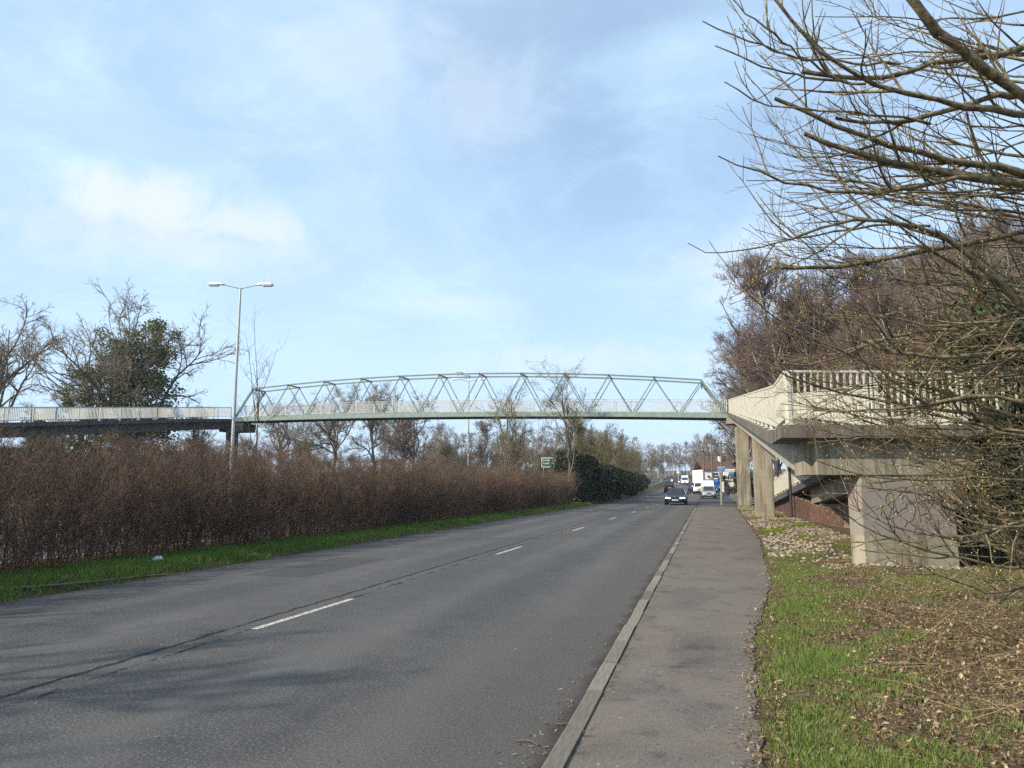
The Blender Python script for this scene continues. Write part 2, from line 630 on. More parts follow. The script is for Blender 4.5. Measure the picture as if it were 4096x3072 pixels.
M_DARK = mat('dark_metal', (0.03, 0.028, 0.026), (0.05, 0.045, 0.04), 8, 0.7)
M_WOODPOLE = mat('weathered_pole', (0.12, 0.09, 0.065), (0.19, 0.15, 0.11), 5, 0.9, stretch=(4, 4, 0.3))
M_COBBLE = mat('flint_cobble', (0.20, 0.16, 0.11), (0.46, 0.40, 0.31), 7.0, 0.85, attr=False, coords='Object')
M_SOIL = mat('soil', (0.050, 0.036, 0.022), (0.085, 0.062, 0.038), 5, 1.0, bump=0.5, bscale=40)


def line_paint():
    n = NT('road_paint', rough=0.8)
    w = n.ss(n.noise(26, 6, 0.75), 0.40, 0.54)
    return n.color(n.mix(w, (0.10, 0.098, 0.092), (0.50, 0.48, 0.42)))


M_LINE = line_paint()


def ground_mat():
    n = NT('rough_ground', rough=1.0, spec=0.1)
    a = n.noise(0.25, 5)
    b = n.noise(3.0, 6, 0.65)
    f = n.noise(30, 4)
    c = n.mix(n.ss(a, 0.4, 0.6), (0.060, 0.062, 0.022), (0.075, 0.054, 0.032))
    c = n.mix(n.ss(b, 0.45, 0.7), c, (0.10, 0.075, 0.045))
    lf = n.voronoi(34.0, out='Color')
    lr = n.math('MULTIPLY', n.ss(n.x, -0.2, 0.6), n.ss(b, 0.35, 0.55))
    sepc = n.t.nodes.new('ShaderNodeSeparateColor')
    n.t.links.new(lf, sepc.inputs[0])
    leafc = n.mix(n.ss(sepc.outputs[0], 0.0, 1.0), (0.055, 0.036, 0.020), (0.21, 0.150, 0.092))
    c = n.mix(n.math('MULTIPLY', lr, 0.85), c, leafc)
    c = n.mix(n.ss(f, 0.5, 0.75, 0, 0.5), c, (0.03, 0.024, 0.015))
    n.bump(n.math('ADD', b, f), 0.7, 0.04)
    return n.color(c)


M_GROUND = ground_mat()
M_GRASS = mat('grass_blades', (1, 1, 1), None, attr=True, rough=0.7, transl=0.3)
M_LITTER = mat('dead_leaves', (1, 1, 1), None, attr=True, rough=0.85, transl=0.1)
M_BARK_OAK = mat('oak_bark', (0.085, 0.070, 0.048), (0.15, 0.128, 0.09), 2.0, 0.95)
M_TWIG_OAK = mat('oak_twigs', (0.15, 0.118, 0.085), (0.22, 0.178, 0.13), 0.4, 0.95)
M_TWIG_PURPLE = mat('birch_twigs', (0.115, 0.075, 0.066), (0.165, 0.112, 0.092), 0.3, 0.95)
M_BARK_BIRCH = mat('birch_bark', (0.18, 0.145, 0.11), (0.50, 0.47, 0.42), 2.2, 0.85, stretch=(1, 1, 0.5))
M_TWIG_OLIVE = mat('olive_twigs', (0.115, 0.098, 0.045), (0.185, 0.155, 0.08), 0.4, 0.95)
M_HEDGE = mat('hedge_twigs', (0.078, 0.050, 0.037), (0.180, 0.122, 0.088), 1.3, 0.95)
vary(M_HEDGE, 0.85, 1.15)
M_MAPLE = mat('maple_bark', (0.080, 0.060, 0.030), (0.24, 0.20, 0.12), 16.0, 0.85, bump=0.4, bscale=60, lo=0.38, hi=0.62)
M_MAPLE_T = mat('maple_twigs', (0.095, 0.058, 0.036), (0.175, 0.115, 0.060), 2.0, 0.8)
M_BUD = mat('leaf_buds', (0.30, 0.30, 0.07), (0.42, 0.40, 0.14), 9.0, 0.6)
M_IVY = mat('ivy_leaves', (1, 1, 1), None, attr=True, rough=0.65, transl=0.15, spec=0.2)
M_EVER = mat('evergreen_leaves', (1, 1, 1), None, attr=True, rough=0.6, transl=0.1, spec=0.3)


# ------------------------------------------------------------------ branch generator
def norm(a):
    return a / np.maximum(np.linalg.norm(a, axis=-1, keepdims=True), 1e-9)


def grow(rng, start, d, length, k, up, wig, r0, r1, rpow=1.0):
    """start (n,3), d (n,3), length (n,), r0/r1 (n,) -> pts (n,k,3), rad (n,k)"""
    n = len(start)
    pts = np.zeros((n, k, 3))
    pts[:, 0] = start
    d = norm(d)
    st = (length / (k - 1))[:, None]
    for i in range(1, k):
        d = norm(d + rng.normal(0, wig, (n, 3)) + np.array([0, 0, up]))
        pts[:, i] = pts[:, i - 1] + d * st
    t = np.linspace(0, 1, k)[None, :] ** rpow
    rad = r0[:, None] * (1 - t) + r1[:, None] * t
    return pts, rad


def sprout(rng, P, Rd, n_per, t0, t1, ang, frac, taper, k, up0, up, wig, rr, rtip, lmin=0.05, planar=0.0):
    m, kp = P.shape[:2]
    plen = np.linalg.norm(np.diff(P, axis=1), axis=2).sum(1)
    N = m * n_per
    par = np.repeat(np.arange(m), n_per)
    t = rng.uniform(t0, t1, N)
    f = t * (kp - 1)
    i = np.minimum(f.astype(int), kp - 2)
    w = (f - i)[:, None]
    pos = P[par, i] * (1 - w) + P[par, i + 1] * w
    T = norm(P[par, i + 1] - P[par, i])
    rp = Rd[par, i] * (1 - w[:, 0]) + Rd[par, i + 1] * w[:, 0]
    ref = norm(rng.normal(0, 1, (N, 3)))
    if planar:
        ref[:, 2] *= planar
    U = norm(np.cross(T, norm(np.cross(ref, T) + 1e-6)))
    a = rng.uniform(ang[0], ang[1], N)[:, None]
    d = np.cos(a) * T + np.sin(a) * U + np.array([0, 0, up0])
    L = np.maximum(plen[par] * frac * (1 - taper * t) * rng.uniform(0.65, 1.3, N), lmin)
    r0 = np.minimum(rp * 0.8, L * rr)
    return grow(rng, pos, d, L, k, up, wig, r0, np.minimum(r0 * 0.6, rtip))


def tubes(P, Rd, sides):
    n, k = P.shape[:2]
    T = np.empty_like(P)
    T[:, 1:-1] = P[:, 2:] - P[:, :-2]
    T[:, 0] = P[:, 1] - P[:, 0]
    T[:, -1] = P[:, -1] - P[:, -2]
    T = norm(T)
    ref = np.where(np.abs(T[:, :1, 2:3]) > 0.9, np.array([1.0, 0, 0]), np.array([0, 0, 1.0]))
    U = norm(np.cross(T, np.broadcast_to(ref, T.shape)))
    V = np.cross(T, U)
    a = np.linspace(0, 2 * np.pi, sides, endpoint=False)
    vs_ = (P[:, :, None] + Rd[:, :, None, None] * (np.cos(a)[None, None, :, None] * U[:, :, None] + np.sin(a)[None, None, :, None] * V[:, :, None]))
    idx = np.arange(n * k * sides).reshape(n, k, sides)
    nx = np.roll(idx, -1, axis=2)
    f = np.stack([idx[:, :-1], nx[:, :-1], nx[:, 1:], idx[:, 1:]], axis=-1).reshape(-1, 4)
    return vs_.reshape(-1, 3), f


def tubes_mesh(name, levels, smooth=True):
    vs_, fs_, b = [], [], 0
    for P, Rd, s in levels:
        v, f = tubes(P, Rd, s)
        vs_.append(v)
        fs_.append(f + b)
        b += len(v)
    return np_mesh(name, np.concatenate(vs_), np.concatenate(fs_), 4, smooth=smooth)


def leaf_cloud(rng, C, size, elong=1.6, up_bias=0.0, bend=0.0):
    """one rhombic leaf per centre"""
    n = len(C)
    nrm = norm(rng.normal(0, 1, (n, 3)) + np.array([0, 0, up_bias]))
    a = norm(np.cross(nrm, rng.normal(0, 1, (n, 3))))
    b = np.cross(nrm, a)
    s = np.asarray(size)[:, None] * np.ones((n, 1))
    v = np.stack([C - a * s * elong / 2, C + b * s / 2 + nrm * s * bend, C + a * s * elong / 2, C - b * s / 2 + nrm * s * bend], axis=1)
    f = np.arange(n * 4).reshape(n, 4)
    return v.reshape(-1, 3), f


def leaf_cols(rng, n, pal, jitter=0.2):
    pal = np.array(pal)
    c = pal[rng.integers(0, len(pal), n)] * rng.uniform(1 - jitter, 1 + jitter, (n, 1))
    return np.repeat(c, 4, axis=0)


def clump_points(rng, n, centres, radii, shell=0.55):
    c = rng.integers(0, len(centres), n)
    d = norm(rng.normal(0, 1, (n, 3)))
    r = rng.uniform(shell, 1.0, n) ** 0.6
    return np.asarray(centres)[c] + d * (np.asarray(radii)[c] * r)[:, None] * np.array([1, 1, 0.8])


def bare_tree(seed, H, spread=0.5, trunk=0.32, r=0.35, tl=0.78, f2=0.45, f3=0.42, limbs=9, n2=9, n3=9, n4=6, wig=0.16, ang=(0.5, 1.0), up=0.06, twig_r=0.012,
              lift=0.12, bole=0.25, wob=0.05):
    """a leafless broadleaf tree -> (trunk mesh levels, crown mesh levels)"""
    rng = np.random.default_rng(seed)
    P0, R0 = grow(rng, np.zeros((1, 3)), np.array([[0, 0, 1.0]]), np.array([H * tl]), 9, 0.02, wob, np.array([r]), np.array([r * 0.22]))
    P1, R1 = sprout(rng, P0, R0, limbs, bole, 0.97, ang, spread, 0.45, 8, lift, up, wig, 0.05, r * 0.10)
    P2, R2 = sprout(rng, P1, R1, n2, 0.25, 1.0, (0.5, 1.1), f2, 0.4, 6, 0.08, 0.04, wig * 1.1, 0.03, twig_r * 1.6)
    P3, R3 = sprout(rng, P2, R2, n3, 0.2, 1.0, (0.5, 1.1), f3, 0.35, 4, 0.05, 0.04, wig * 1.2, 0.03, twig_r, 0.3)
    P4, R4 = sprout(rng, P3, R3, n4, 0.15, 1.0, (0.4, 1.1), 0.5, 0.3, 3, 0.04, 0.03, 0.2, 0.03, twig_r * 0.7, 0.25)
    return [(P0, R0, 9), (P1, R1, 6)], [(P2, R2, 4), (P3, R3, 3), (P4, R4, 3)]


TREE_MESH = {}


def tree_mesh(key, mats=(None, None), **kw):
    if key not in TREE_MESH:
        tr, cr = bare_tree(**kw)
        a, b = tubes_mesh(key + '_trunk', tr), tubes_mesh(key + '_crown', cr)
        a.materials.append(mats[0])
        b.materials.append(mats[1])
        TREE_MESH[key] = (a, b, tr, cr)
    return TREE_MESH[key]


ORD = 'first second third fourth fifth sixth seventh eighth ninth tenth eleventh twelfth thirteenth fourteenth fifteenth sixteenth seventeenth eighteenth'.split()


def place_tree(name, key, label, xy, scale=1.0, rz=0.0, group=None, z=None, sz=None):
    t = thing(name, label, 'tree', (xy[0], xy[1], ground_z(xy[1]) if z is None else z), rz, group)
    t.scale = (scale, scale, sz or scale)
    a, b = TREE_MESH[key][:2]
    link('trunk', a, None, t)
    link('crown', b, None, t)
    return t

# ================================================================== THE SETTING
PATH_Y = [-10, 4.7, 8, 12.7, 23, 45, 58]
PATH_X = [0.05, 0.24, 0.38, 0.92, 1.38, 1.72, 1.9]


def path_edge(y):
    return float(np.interp(y, PATH_Y, PATH_X))


def vnoise(x, y, s=1.0, seed=0):
    """smooth value noise in about -1..1"""
    return (math.sin(x * 1.7 * s + 1.3 + seed) * math.cos(y * 1.3 * s + 0.7 * seed) + 0.6 * math.sin(x * 3.9 * s - y * 2.7 * s + seed * 2.1)
            + 0.35 * math.sin(x * 7.3 * s + y * 6.1 * s + seed)) / 1.9


def terrain_z(x, y):
    g = ground_z(y)
    cx = road_cx(y)
    if x > cx + 4.2:
        if y < 60:
            e = path_edge(y)
            if x < e - 0.40:
                return g - 0.06
            t = min((x - e + 0.40) / 0.3, 1)
            t2 = min(max((x - e) / 0.5, 0), 1)
            z = -0.06 + t * 0.12 + t2 * (0.012 + 0.03 * vnoise(x, y, 1.2)) - 0.03 * max(0, min(x - 3.0, 4))
            if x > 7:
                z += 0.03 * min(x - 7, 40)
            return g + z
        if y < 150 and x < 7:
            return g - 0.06
        return g + 0.05 + (0.02 * min(x - 7, 60) if x > 7 else 0)
    if x > cx - 4.5:
        return g - 0.06
    if x > -13.6:
        t = min((cx - 4.5 - x) / 0.5, 1)
        return g - 0.06 + t * (0.15 + 0.03 * vnoise(x, y, 1.5, 3))
    if x > -33.5:
        return g - 0.05
    return g + 0.02 * min(-33.5 - x, 30) * 0.5


xs = np.unique(np.concatenate([np.linspace(-500, -60, 12), np.linspace(-60, -14, 24), np.arange(-14, 9, 0.25), np.linspace(9, 60, 26), np.linspace(60, 500, 12)]))
ys = np.unique(np.concatenate([np.linspace(-60, 2, 12), np.arange(2, 30, 0.35), np.arange(30, 70, 1.0), np.linspace(70, 450, 60), np.linspace(450, 800, 8)]))
gv = [(x, y, terrain_z(x, y)) for y in ys for x in xs]
nx_ = len(xs)
gi = np.arange(len(gv)).reshape(len(ys), nx_)
gf = np.stack([gi[:-1, :-1], gi[:-1, 1:], gi[1:, 1:], gi[1:, :-1]], -1).reshape(-1, 4)
ground = link('ground', np_mesh('ground', gv, gf, 4, smooth=True), M_GROUND)
tag(ground, kind='structure')


def strip(name, left, right, y_list, dz, m, parent=None):
    vs_, fs_ = [], []
    for i, y in enumerate(y_list):
        z = ground_z(y) + dz
        vs_ += [(left(y), y, z), (right(y), y, z)]
        if i:
            b = 2 * i
            fs_.append((b - 2, b - 1, b + 1, b))
    o = link(name, np_mesh(name, vs_, fs_, 4), m, parent)
    return o


ylist = list(np.arange(-30, 70, 0.5)) + list(np.arange(70, 430, 4.0))
road = strip('road', lambda y: road_cx(y) - 4.4 + 0.10 * vnoise(0, y, 1.1, 5), lambda y: road_cx(y) + 4.17, ylist, 0.0, M_ROAD)
tag(road, kind='structure')
for i in range(12):
    y0 = 7.6 + 9.55 * i
    xc = -5.0 + 0.012 * (y0 - 7.6)
    yy = np.linspace(y0, y0 + 2.35, 13)
    vs_, fs_ = [], []
    for j, y in enumerate(yy):
        w = 0.047 + 0.005 * math.sin(j * 2.3 + i)
        sh = 0.012 * (y - y0)
        vs_ += [(xc - w + sh, y, ground_z(y) + 0.004), (xc + w + sh, y, ground_z(y) + 0.004)]
        if j:
            fs_.append((2 * j - 2, 2 * j - 1, 2 * j + 1, 2 * j))
    link('lane_dash', np_mesh('lane_dash', vs_, fs_, 4), M_LINE, road)

dual = []
for a, b in ((-14.0, -21.2), (-25.6, -33.0)):
    o = strip('dual_carriageway', lambda y, b=b: b, lambda y, a=a: a, list(np.arange(-40, 70, 10)) + list(np.arange(70, 430, 10)), 0.0, M_DUAL)
    tag(o, kind='structure')
    dual.append(o)
    for e in (a - 0.35, b + 0.35):
        strip('edge_line', lambda y, e=e: e - 0.08, lambda y, e=e: e + 0.08, list(np.arange(-40, 70, 10)) + list(np.arange(70, 430, 10)), 0.006, M_LINE, o)

# pavement (its own step up from the road) with single kerb stones
PZ = 0.075
pv, pf = [], []
pys = list(np.arange(-6, 57.6, 0.15))
for i, y in enumerate(pys):
    e = path_edge(y) + 0.05 * vnoise(1, y, 1.6, 2) + 0.012 * math.sin(y * 9.1) + 0.010 * math.sin(y * 23.0)
    pv += [(-0.815, y, PZ - 0.012), (-0.3, y, PZ + 0.004), (e, y, PZ), (e + 0.02, y, -0.1)]
    if i:
        b = 4 * i
        for k in range(3):
            pf.append((b - 4 + k, b - 3 + k, b + 1 + k, b + k))
pavement = link('pavement', np_mesh('pavement', pv, pf, 4), M_PAVE)
tag(pavement, kind='structure')
kb = MB()
kb.loft([[(-0.0625, yy, -0.15), (0.0625, yy, -0.15), (0.0625, yy, 0.0), (-0.045, yy, 0.0), (-0.0625, yy, -0.018)] for yy in (-0.446, 0.446)])
kerb_me = kb.mesh('kerb_stone')
kerb_me.materials.append(M_KERB)
rk = random.Random(3)
for i in range(64):
    y = -2.0 + i * 0.918
    x = -0.885
    if y > 54.5:
        x += (y - 54.5) ** 2 * 0.16
    o = link('kerb_stone', kerb_me, None, pavement)
    o.location = (x + rk.uniform(-0.005, 0.005), y, PZ + rk.uniform(-0.005, 0.006))
    o.rotation_euler = (rk.uniform(-0.006, 0.006), rk.uniform(-0.02, 0.02), rk.uniform(-0.004, 0.004) - (0.16 * 2 * max(0, y - 54.5)))

# the side road and lay-by beyond the end of the pavement
lay = strip('lay_by', lambda y: -0.93, lambda y: 12 if y < 66 else (3.6 if y < 140 else 2.0), [57.62, 62, 65.9, 66.1, 75, 95, 126, 139, 141, 160], -0.005, M_DUAL)
tag(lay, kind='structure')
fw = strip('far_pavement', lambda y: 2.4 if y > 66 else 3.6, lambda y: 4.6, [67, 75, 95, 126], 0.07, M_PAVE)
tag(fw, kind='structure')

# ================================================================== FOOTBRIDGE SPAN
BY = 64.5
XL, XR = -45.8, 1.75
NP = 12


def deck_z(x):
    t = (x - XL) / (XR - XL)
    return 8.46 + (7.72 - 8.46) * t + 0.30 * 4 * t * (1 - t)


def chord_z(x):
    t = (x - XL) / (XR - XL)
    return deck_z(x) + 2.62 + 0.95 * 4 * t * (1 - t) * 0.96


bridge = thing('footbridge', 'pale green arched steel truss footbridge spanning the road', 'footbridge', ((XL + XR) / 2, BY + 1, 0))
pan = (XR - XL) / NP
for side, y in ((0, BY), (1, BY + 2.1)):
    tops = [XL + pan * (i + 0.5) for i in range(NP)]
    bots = [XL + pan * i for i in range(NP + 1)]
    mb = MB()
    for a, b in zip(tops[:-1], tops[1:]):
        mb.beam((a - 0.05, y, chord_z(a)), (b + 0.05, y, chord_z(b)), 0.12, 0.125)
    mb.build('top_chord', M_TRUSS_M, bridge, True)
    for i in range(NP):
        for bx in (bots[i], bots[i + 1]):
            sgn = 1 if bx > tops[i] else -1
            big = 0.17 if (i == 0 and sgn < 0) or (i == NP - 1 and sgn > 0) else 0.078
            p0 = (bx - sgn * 0.10, y, deck_z(bx) - 0.02)
            MB().beam(p0, (tops[i], y, chord_z(tops[i]) - 0.06), big, big).build('diagonal', M_TRUSS_M, bridge, True)
    mb = MB()
    for a, b in zip(bots[:-1], bots[1:]):
        mb.beam((a, y, deck_z(a) - 0.24), (b, y, deck_z(b) - 0.24), 0.10, 0.44)
    mb.build('edge_beam', M_TRUSS, bridge, True)
    # railing between the trusses
    yr = y + (0.16 if side == 0 else -0.16)
    posts, bars, rail = MB(), MB(), MB()
    n = 25
    for i in range(n + 1):
        x = XL + (XR - XL) * i / n
        MB().box((x, yr, deck_z(x) + 0.53), (0.06, 0.06, 1.10)).build('railing_post', M_RAIL_G, bridge, True)
    for i in range(n):
        xa, xb = XL + (XR - XL) * i / n, XL + (XR - XL) * (i + 1) / n
        rail.beam((xa, yr, deck_z(xa) + 1.09), (xb, yr, deck_z(xb) + 1.09), 0.06, 0.05)
        rail.beam((xa, yr, deck_z(xa) + 0.10), (xb, yr, deck_z(xb) + 0.10), 0.05, 0.04)
    x = XL + 0.14
    while x < XR:
        bars.box((x, yr, deck_z(x) + 0.59), (0.035, 0.03, 0.98))
        x += 0.135
    rail.build('handrail', M_RAIL_G, bridge, True)
    tag(bars.build('balusters', M_RAIL_G, bridge, True), kind='stuff')
mb = MB()
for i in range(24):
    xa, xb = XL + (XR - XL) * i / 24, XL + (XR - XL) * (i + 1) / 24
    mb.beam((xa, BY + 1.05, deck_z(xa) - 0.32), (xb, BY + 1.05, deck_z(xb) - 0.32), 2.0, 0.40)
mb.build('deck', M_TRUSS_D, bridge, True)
for i in range(NP):
    x = XL + pan * (i + 0.5)
    z = chord_z(x) - 0.02
    MB().beam((x, BY + 0.08, z), (x, BY + 2.02, z), 0.12, 0.12).build('cross_bar', M_TRUSS_M, bridge, True)
for x in (XL + pan * 0.5, XR - pan * 0.5):
    z = chord_z(x)
    for ya, yb in ((0.1, 0.7), (2.0, 1.4)):
        MB().beam((x, BY + ya, z - 0.5), (x, BY + yb, z - 0.06), 0.09, 0.09).build('portal_brace', M_TRUSS_M, bridge, True)
for y in (BY, BY + 2.1):
    for x in (-22.0,):
        z = chord_z(x)
        mb = MB().box((x, y, z + 0.02), (0.62, 0.24, 0.24))
        for k in range(4):
            mb.box((x - 0.22 + k * 0.15, y, z + 0.16), (0.05, 0.2, 0.05))
        mb.build('splice_plate', M_TRUSS, bridge, True)

# ================================================================== RAMPS
def path_at(pts, s):
    acc = 0
    for a, b in zip(pts[:-1], pts[1:]):
        a, b = Vector(a), Vector(b)
        l = (b - a).length
        if s <= acc + l or b == Vector(pts[-1]):
            return a + (b - a) * min(max((s - acc) / l, 0), 1), (b - a).normalized()
        acc += l


def path_len(pts):
    return sum((Vector(b) - Vector(a)).length for a, b in zip(pts[:-1], pts[1:]))


def parapet(parent, pts, m, single=False, spacing=1.75, bar=0.132, h=1.06, bw=0.028, bd=0.05):
    """railing along a polyline on the slab: single=True builds every baluster as its own part"""
    L = path_len(pts)
    n = max(1, round(L / spacing))
    for i in range(n + 1):
        p, d = path_at(pts, L * i / n)
        rz = math.atan2(d.y, d.x)
        mb = MB().box((p.x, p.y, p.z + h / 2), (0.075, 0.06, h), rz)
        mb.box((p.x, p.y, p.z + 0.012), (0.22, 0.16, 0.024), rz)
        mb.build('railing_post', m, parent, True)
    rail = MB()
    for a, b in zip(pts[:-1], pts[1:]):
        a, b = Vector(a), Vector(b)
        d = (b - a).normalized()
        for zz_, w, hh in ((h + 0.005, 0.07, 0.045), (0.155, 0.055, 0.035)):
            rail.beam(a + Vector((0, 0, zz_)), b + Vector((0, 0, zz_)), w, hh)
    rail.build('handrail', m, parent, True)
    joined, me = MB(), None
    for i in range(int(L / bar)):
        s = (i + 0.5) * bar
        p, d = path_at(pts, s)
        if abs((s / (L / n)) - round(s / (L / n))) * (L / n) < 0.06:
            continue
        rz = math.atan2(d.y, d.x)
        c = (p.x, p.y, p.z + 0.16 + (h - 0.17) / 2)
        if single:
            if me is None:
                me = MB().box((0, 0, 0), (bw, bd, h - 0.18)).mesh('baluster')
                me.materials.append(m)
            o = link('baluster', me, None, parent)
            o.location = Vector(c) - Vector(parent.location)
            o.rotation_euler = (0, 0, rz)
        else:
            joined.box(c, (bw, bd, h - 0.18), rz)
    if not single:
        tag(joined.build('balusters', m, parent, True), kind='stuff')


# --- the concrete ramp on the right: upper flight, landing, lower flight
ramp = thing('concrete_ramp', 'weathered concrete switchback ramp with cream railings beside the pavement', 'ramp', (3.0, 17.0, 0))
YK, YF = 17.55, 64.2


def up_z(y):
    return 2.78 + (7.74 - 2.78) / (64.5 - YK) * max(0, y - YK)


def up_x(y):
    return 1.40 + 0.008 * (y - YK)


slab = MB()
ns = 12
rings = []
for i in range(ns + 1):
    y = YK + (YF - YK) * i / ns
    z, x = up_z(y), up_x(y)
    rings.append([(x, y, z - 0.25), (x + 2.35, y, z - 0.25), (x + 2.35, y, z), (x, y, z)])
slab.loft(rings)
slab.build('upper_slab', M_CONC_D, ramp, True)
gd = MB()
rings = []
for i in range(ns + 1):
    y = 16.9 + (62.8 - 16.9) * i / ns
    z, x = up_z(y), up_x(y)
    rings.append([(x + 0.55, y, z - 0.95), (x + 1.75, y, z - 0.95), (x + 1.80, y, z - 0.252), (x + 0.43, y, z - 0.252)])
gd.loft(rings)
gd.build('upper_girder', M_CONC_L, ramp, True)
TH = R(16)
u = (math.cos(TH), math.sin(TH))
nn = (math.sin(TH), -math.cos(TH))
C0 = (1.40, 15.2)


def lp(s, back):
    return (C0[0] + u[0] * s - nn[0] * back, C0[1] + u[1] * s - nn[1] * back)


LZ = 2.78
E9 = lp(9.5, 0)
B9 = lp(9.5, 2.4)
MB().prism([(1.40, YK - 0.004), C0, E9, B9, (3.72, 18.55), (3.72, YK - 0.004)], LZ - 0.252, LZ).build('landing_slab', M_CONC_D, ramp, True)
MB().prism([(1.88, 17.6), (1.88, 15.92), (2.10, 15.70), lp(9.4, 0.28), lp(9.4, 1.9), (3.3, 17.6)], 1.82, LZ - 0.255).build('landing_girder', M_CONC, ramp, True)
# the wide pier under the landing, with a chamfered corner


def pier_mat():
    n = NT('pier_concrete', rough=0.9, spec=0.2)
    big = n.noise(0.9, 6, 0.62)
    streak = n.noise(3.4, 5, 0.6, (2.0, 2.0, 0.12), 0.2)
    fine = n.noise(40, 4, 0.65)
    c = n.mix(n.ss(big, 0.32, 0.7), (0.25, 0.225, 0.165), (0.33, 0.30, 0.225))
    c = n.mix(n.ss(streak, 0.46, 0.66, 0.0, 0.85), c, (0.15, 0.13, 0.085))
    zz_ = n.math('ADD', n.z, n.math('MULTIPLY', n.math('SUBTRACT', n.noise(4, 4), 0.5), 0.08))
    lil = n.math('MULTIPLY', n.ss(zz_, 0.62, 0.66), n.ss(zz_, 1.70, 1.66))
    c = n.mix(n.math('MULTIPLY', lil, 0.85), c, (0.235, 0.208, 0.190))
    vo = n.voronoi(20.0)
    pit = n.math('MULTIPLY', n.ss(vo, 0.13, 0.07), n.ss(n.noise(6, 2), 0.55, 0.62))
    c = n.mix(n.math('MULTIPLY', pit, 0.7), c, (0.08, 0.07, 0.055))
    n.bump(n.math('ADD', fine, n.math('MULTIPLY', streak, 0.6)), 0.3, 0.012)
    return n.color(c)


M_PIER = pier_mat()
S0 = 1.66
p_b, p_c, p_d, p_e = lp(S0 - 0.12, 0.62), lp(S0, 0.32), lp(S0 + 1.86, 0.32), lp(S0 + 1.86, 1.26)
pier = MB().prism([(2.93, 17.3), p_b, p_c, p_d, p_e], -0.4, 1.825).build('pier', M_PIER, ramp, True, bevel=0.015)
# sprayed scribbles on the painted-over panel
gr = random.Random(5)
gm = mat('black_spray', (0.06, 0.05, 0.055), rough=0.8)
for k in range(6):
    s, z = S0 + gr.uniform(0.35, 1.3), gr.uniform(0.75, 1.45)
    a = gr.uniform(0, 6)
    sc = MB()
    prev = None
    for j in range(26):
        a += gr.uniform(-0.9, 1.0)
        q = (s, z)
        s += 0.035 * math.cos(a)
        z += 0.05 * math.sin(a)
        s, z = min(max(s, S0 + 0.15), S0 + 1.75), min(max(z, 0.66), 1.6)
        w = gr.uniform(0.006, 0.011)
        A, B = lp(q[0], 0.317), lp(s, 0.317)
        nz = Vector((-(z - q[1]), s - q[0], 0))
        nz = nz.normalized() * w if nz.length > 1e-6 else Vector((w, 0, 0))
        pr = []
        for bs, bz, sg in ((q[0], q[1], 1), (s, z, 1), (s, z, -1), (q[0], q[1], -1)):
            xy = lp(bs + sg * nz.x, 0.317)
            pr.append((xy[0], xy[1], bz + sg * nz.y))
        sc.add(pr, [(0, 1, 2, 3)])
    sc.build('graffiti_stroke', gm, ramp, True)
# columns
for yc, w, dpt, top in ((39.1, 0.92, 0.55, up_z(39.1) - 0.94), (62.4, 1.02, 0.7, up_z(62.4) - 1.2)):
    x0 = 2.24 if yc < 50 else 2.28
    MB().box((x0 + w / 2, yc + dpt / 2, (top - 0.3) / 2), (w, dpt, top + 0.3)).build('column', M_CONC, ramp, True, bevel=0.03)
zc = up_z(63.4)
MB().box((2.9, 63.45, zc - 0.62), (2.45, 1.6, 0.74)).build('crosshead', M_CONC, ramp, True, bevel=0.02)


def low_z(y):
    return 2.78 - 0.0605 * (y - 18.6)


rings, rings2 = [], []
for y in np.linspace(18.9, 60, 8):
    z = low_z(y)
    rings.append([(4.0, y, z - 0.3), (6.0, y, z - 0.3), (6.0, y, z), (4.0, y, z)])
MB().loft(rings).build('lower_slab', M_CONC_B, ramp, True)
for y in np.linspace(17.9, 36.0, 5):
    z = low_z(y)
    rings2.append([(4.5, y, z - 0.92), (5.6, y, z - 0.92), (5.6, y, z - 0.302), (4.45, y, z - 0.302)])
MB().loft(rings2).build('lower_girder', M_CONC, ramp, True)
MB().cyl((3.93, 39.2, -0.2), (3.93, 39.2, 2.75), 0.06, n=8).build('dark_post', M_DARK, ramp, True)  # thin dark upright in front of the lower flight
# railings
ptop = [(up_x(YF) + 0.15, YF, up_z(YF)), (1.55, YK, LZ), (1.55, 15.42, LZ)]
parapet(ramp, ptop[:2], M_RAIL)
parapet(ramp, ptop[1:], M_RAIL, single=True, spacing=2.1)
f0 = (1.60, 15.36)
fr = [(f0[0] + u[0] * s, f0[1] + u[1] * s, LZ) for s in (0.0, 8.7)]
parapet(ramp, fr, M_RAIL, single=True, spacing=1.74)
parapet(ramp, [(3.60, 18.4, LZ + 0.05), (up_x(YF) + 2.2, YF, up_z(YF))], M_RAIL)
bk = [lp(4.9, 2.25), lp(9.3, 2.25)]
parapet(ramp, [(*bk[0], LZ), (*bk[1], LZ)], M_RAIL, bar=0.26)
parapet(ramp, [(4.12, 19.1, low_z(19.1)), (4.12, 58, low_z(58))], M_RAIL)
parapet(ramp, [(5.88, 19.3, low_z(19.3)), (5.88, 58, low_z(58))], M_RAIL)

# brick wall under the lower flight
wall = thing('brick_wall', 'red brick retaining wall under the lower ramp flight', 'wall', (4.5, 35.5, 0))
wa, wb = Vector((4.06, 40.0, 0)), Vector((5.0, 31.0, 0))
wd = (wb - wa).normalized()
wl = (wb - wa).length
wrz = math.atan2(wd.y, wd.x)
wn_ = Vector((wd.y, -wd.x, 0))          # outwards (towards the pavement)
if wn_.x > 0:
    wn_ = -wn_


def wall_top(s):
    return max(0.80, 1.17 - 0.075 * s)


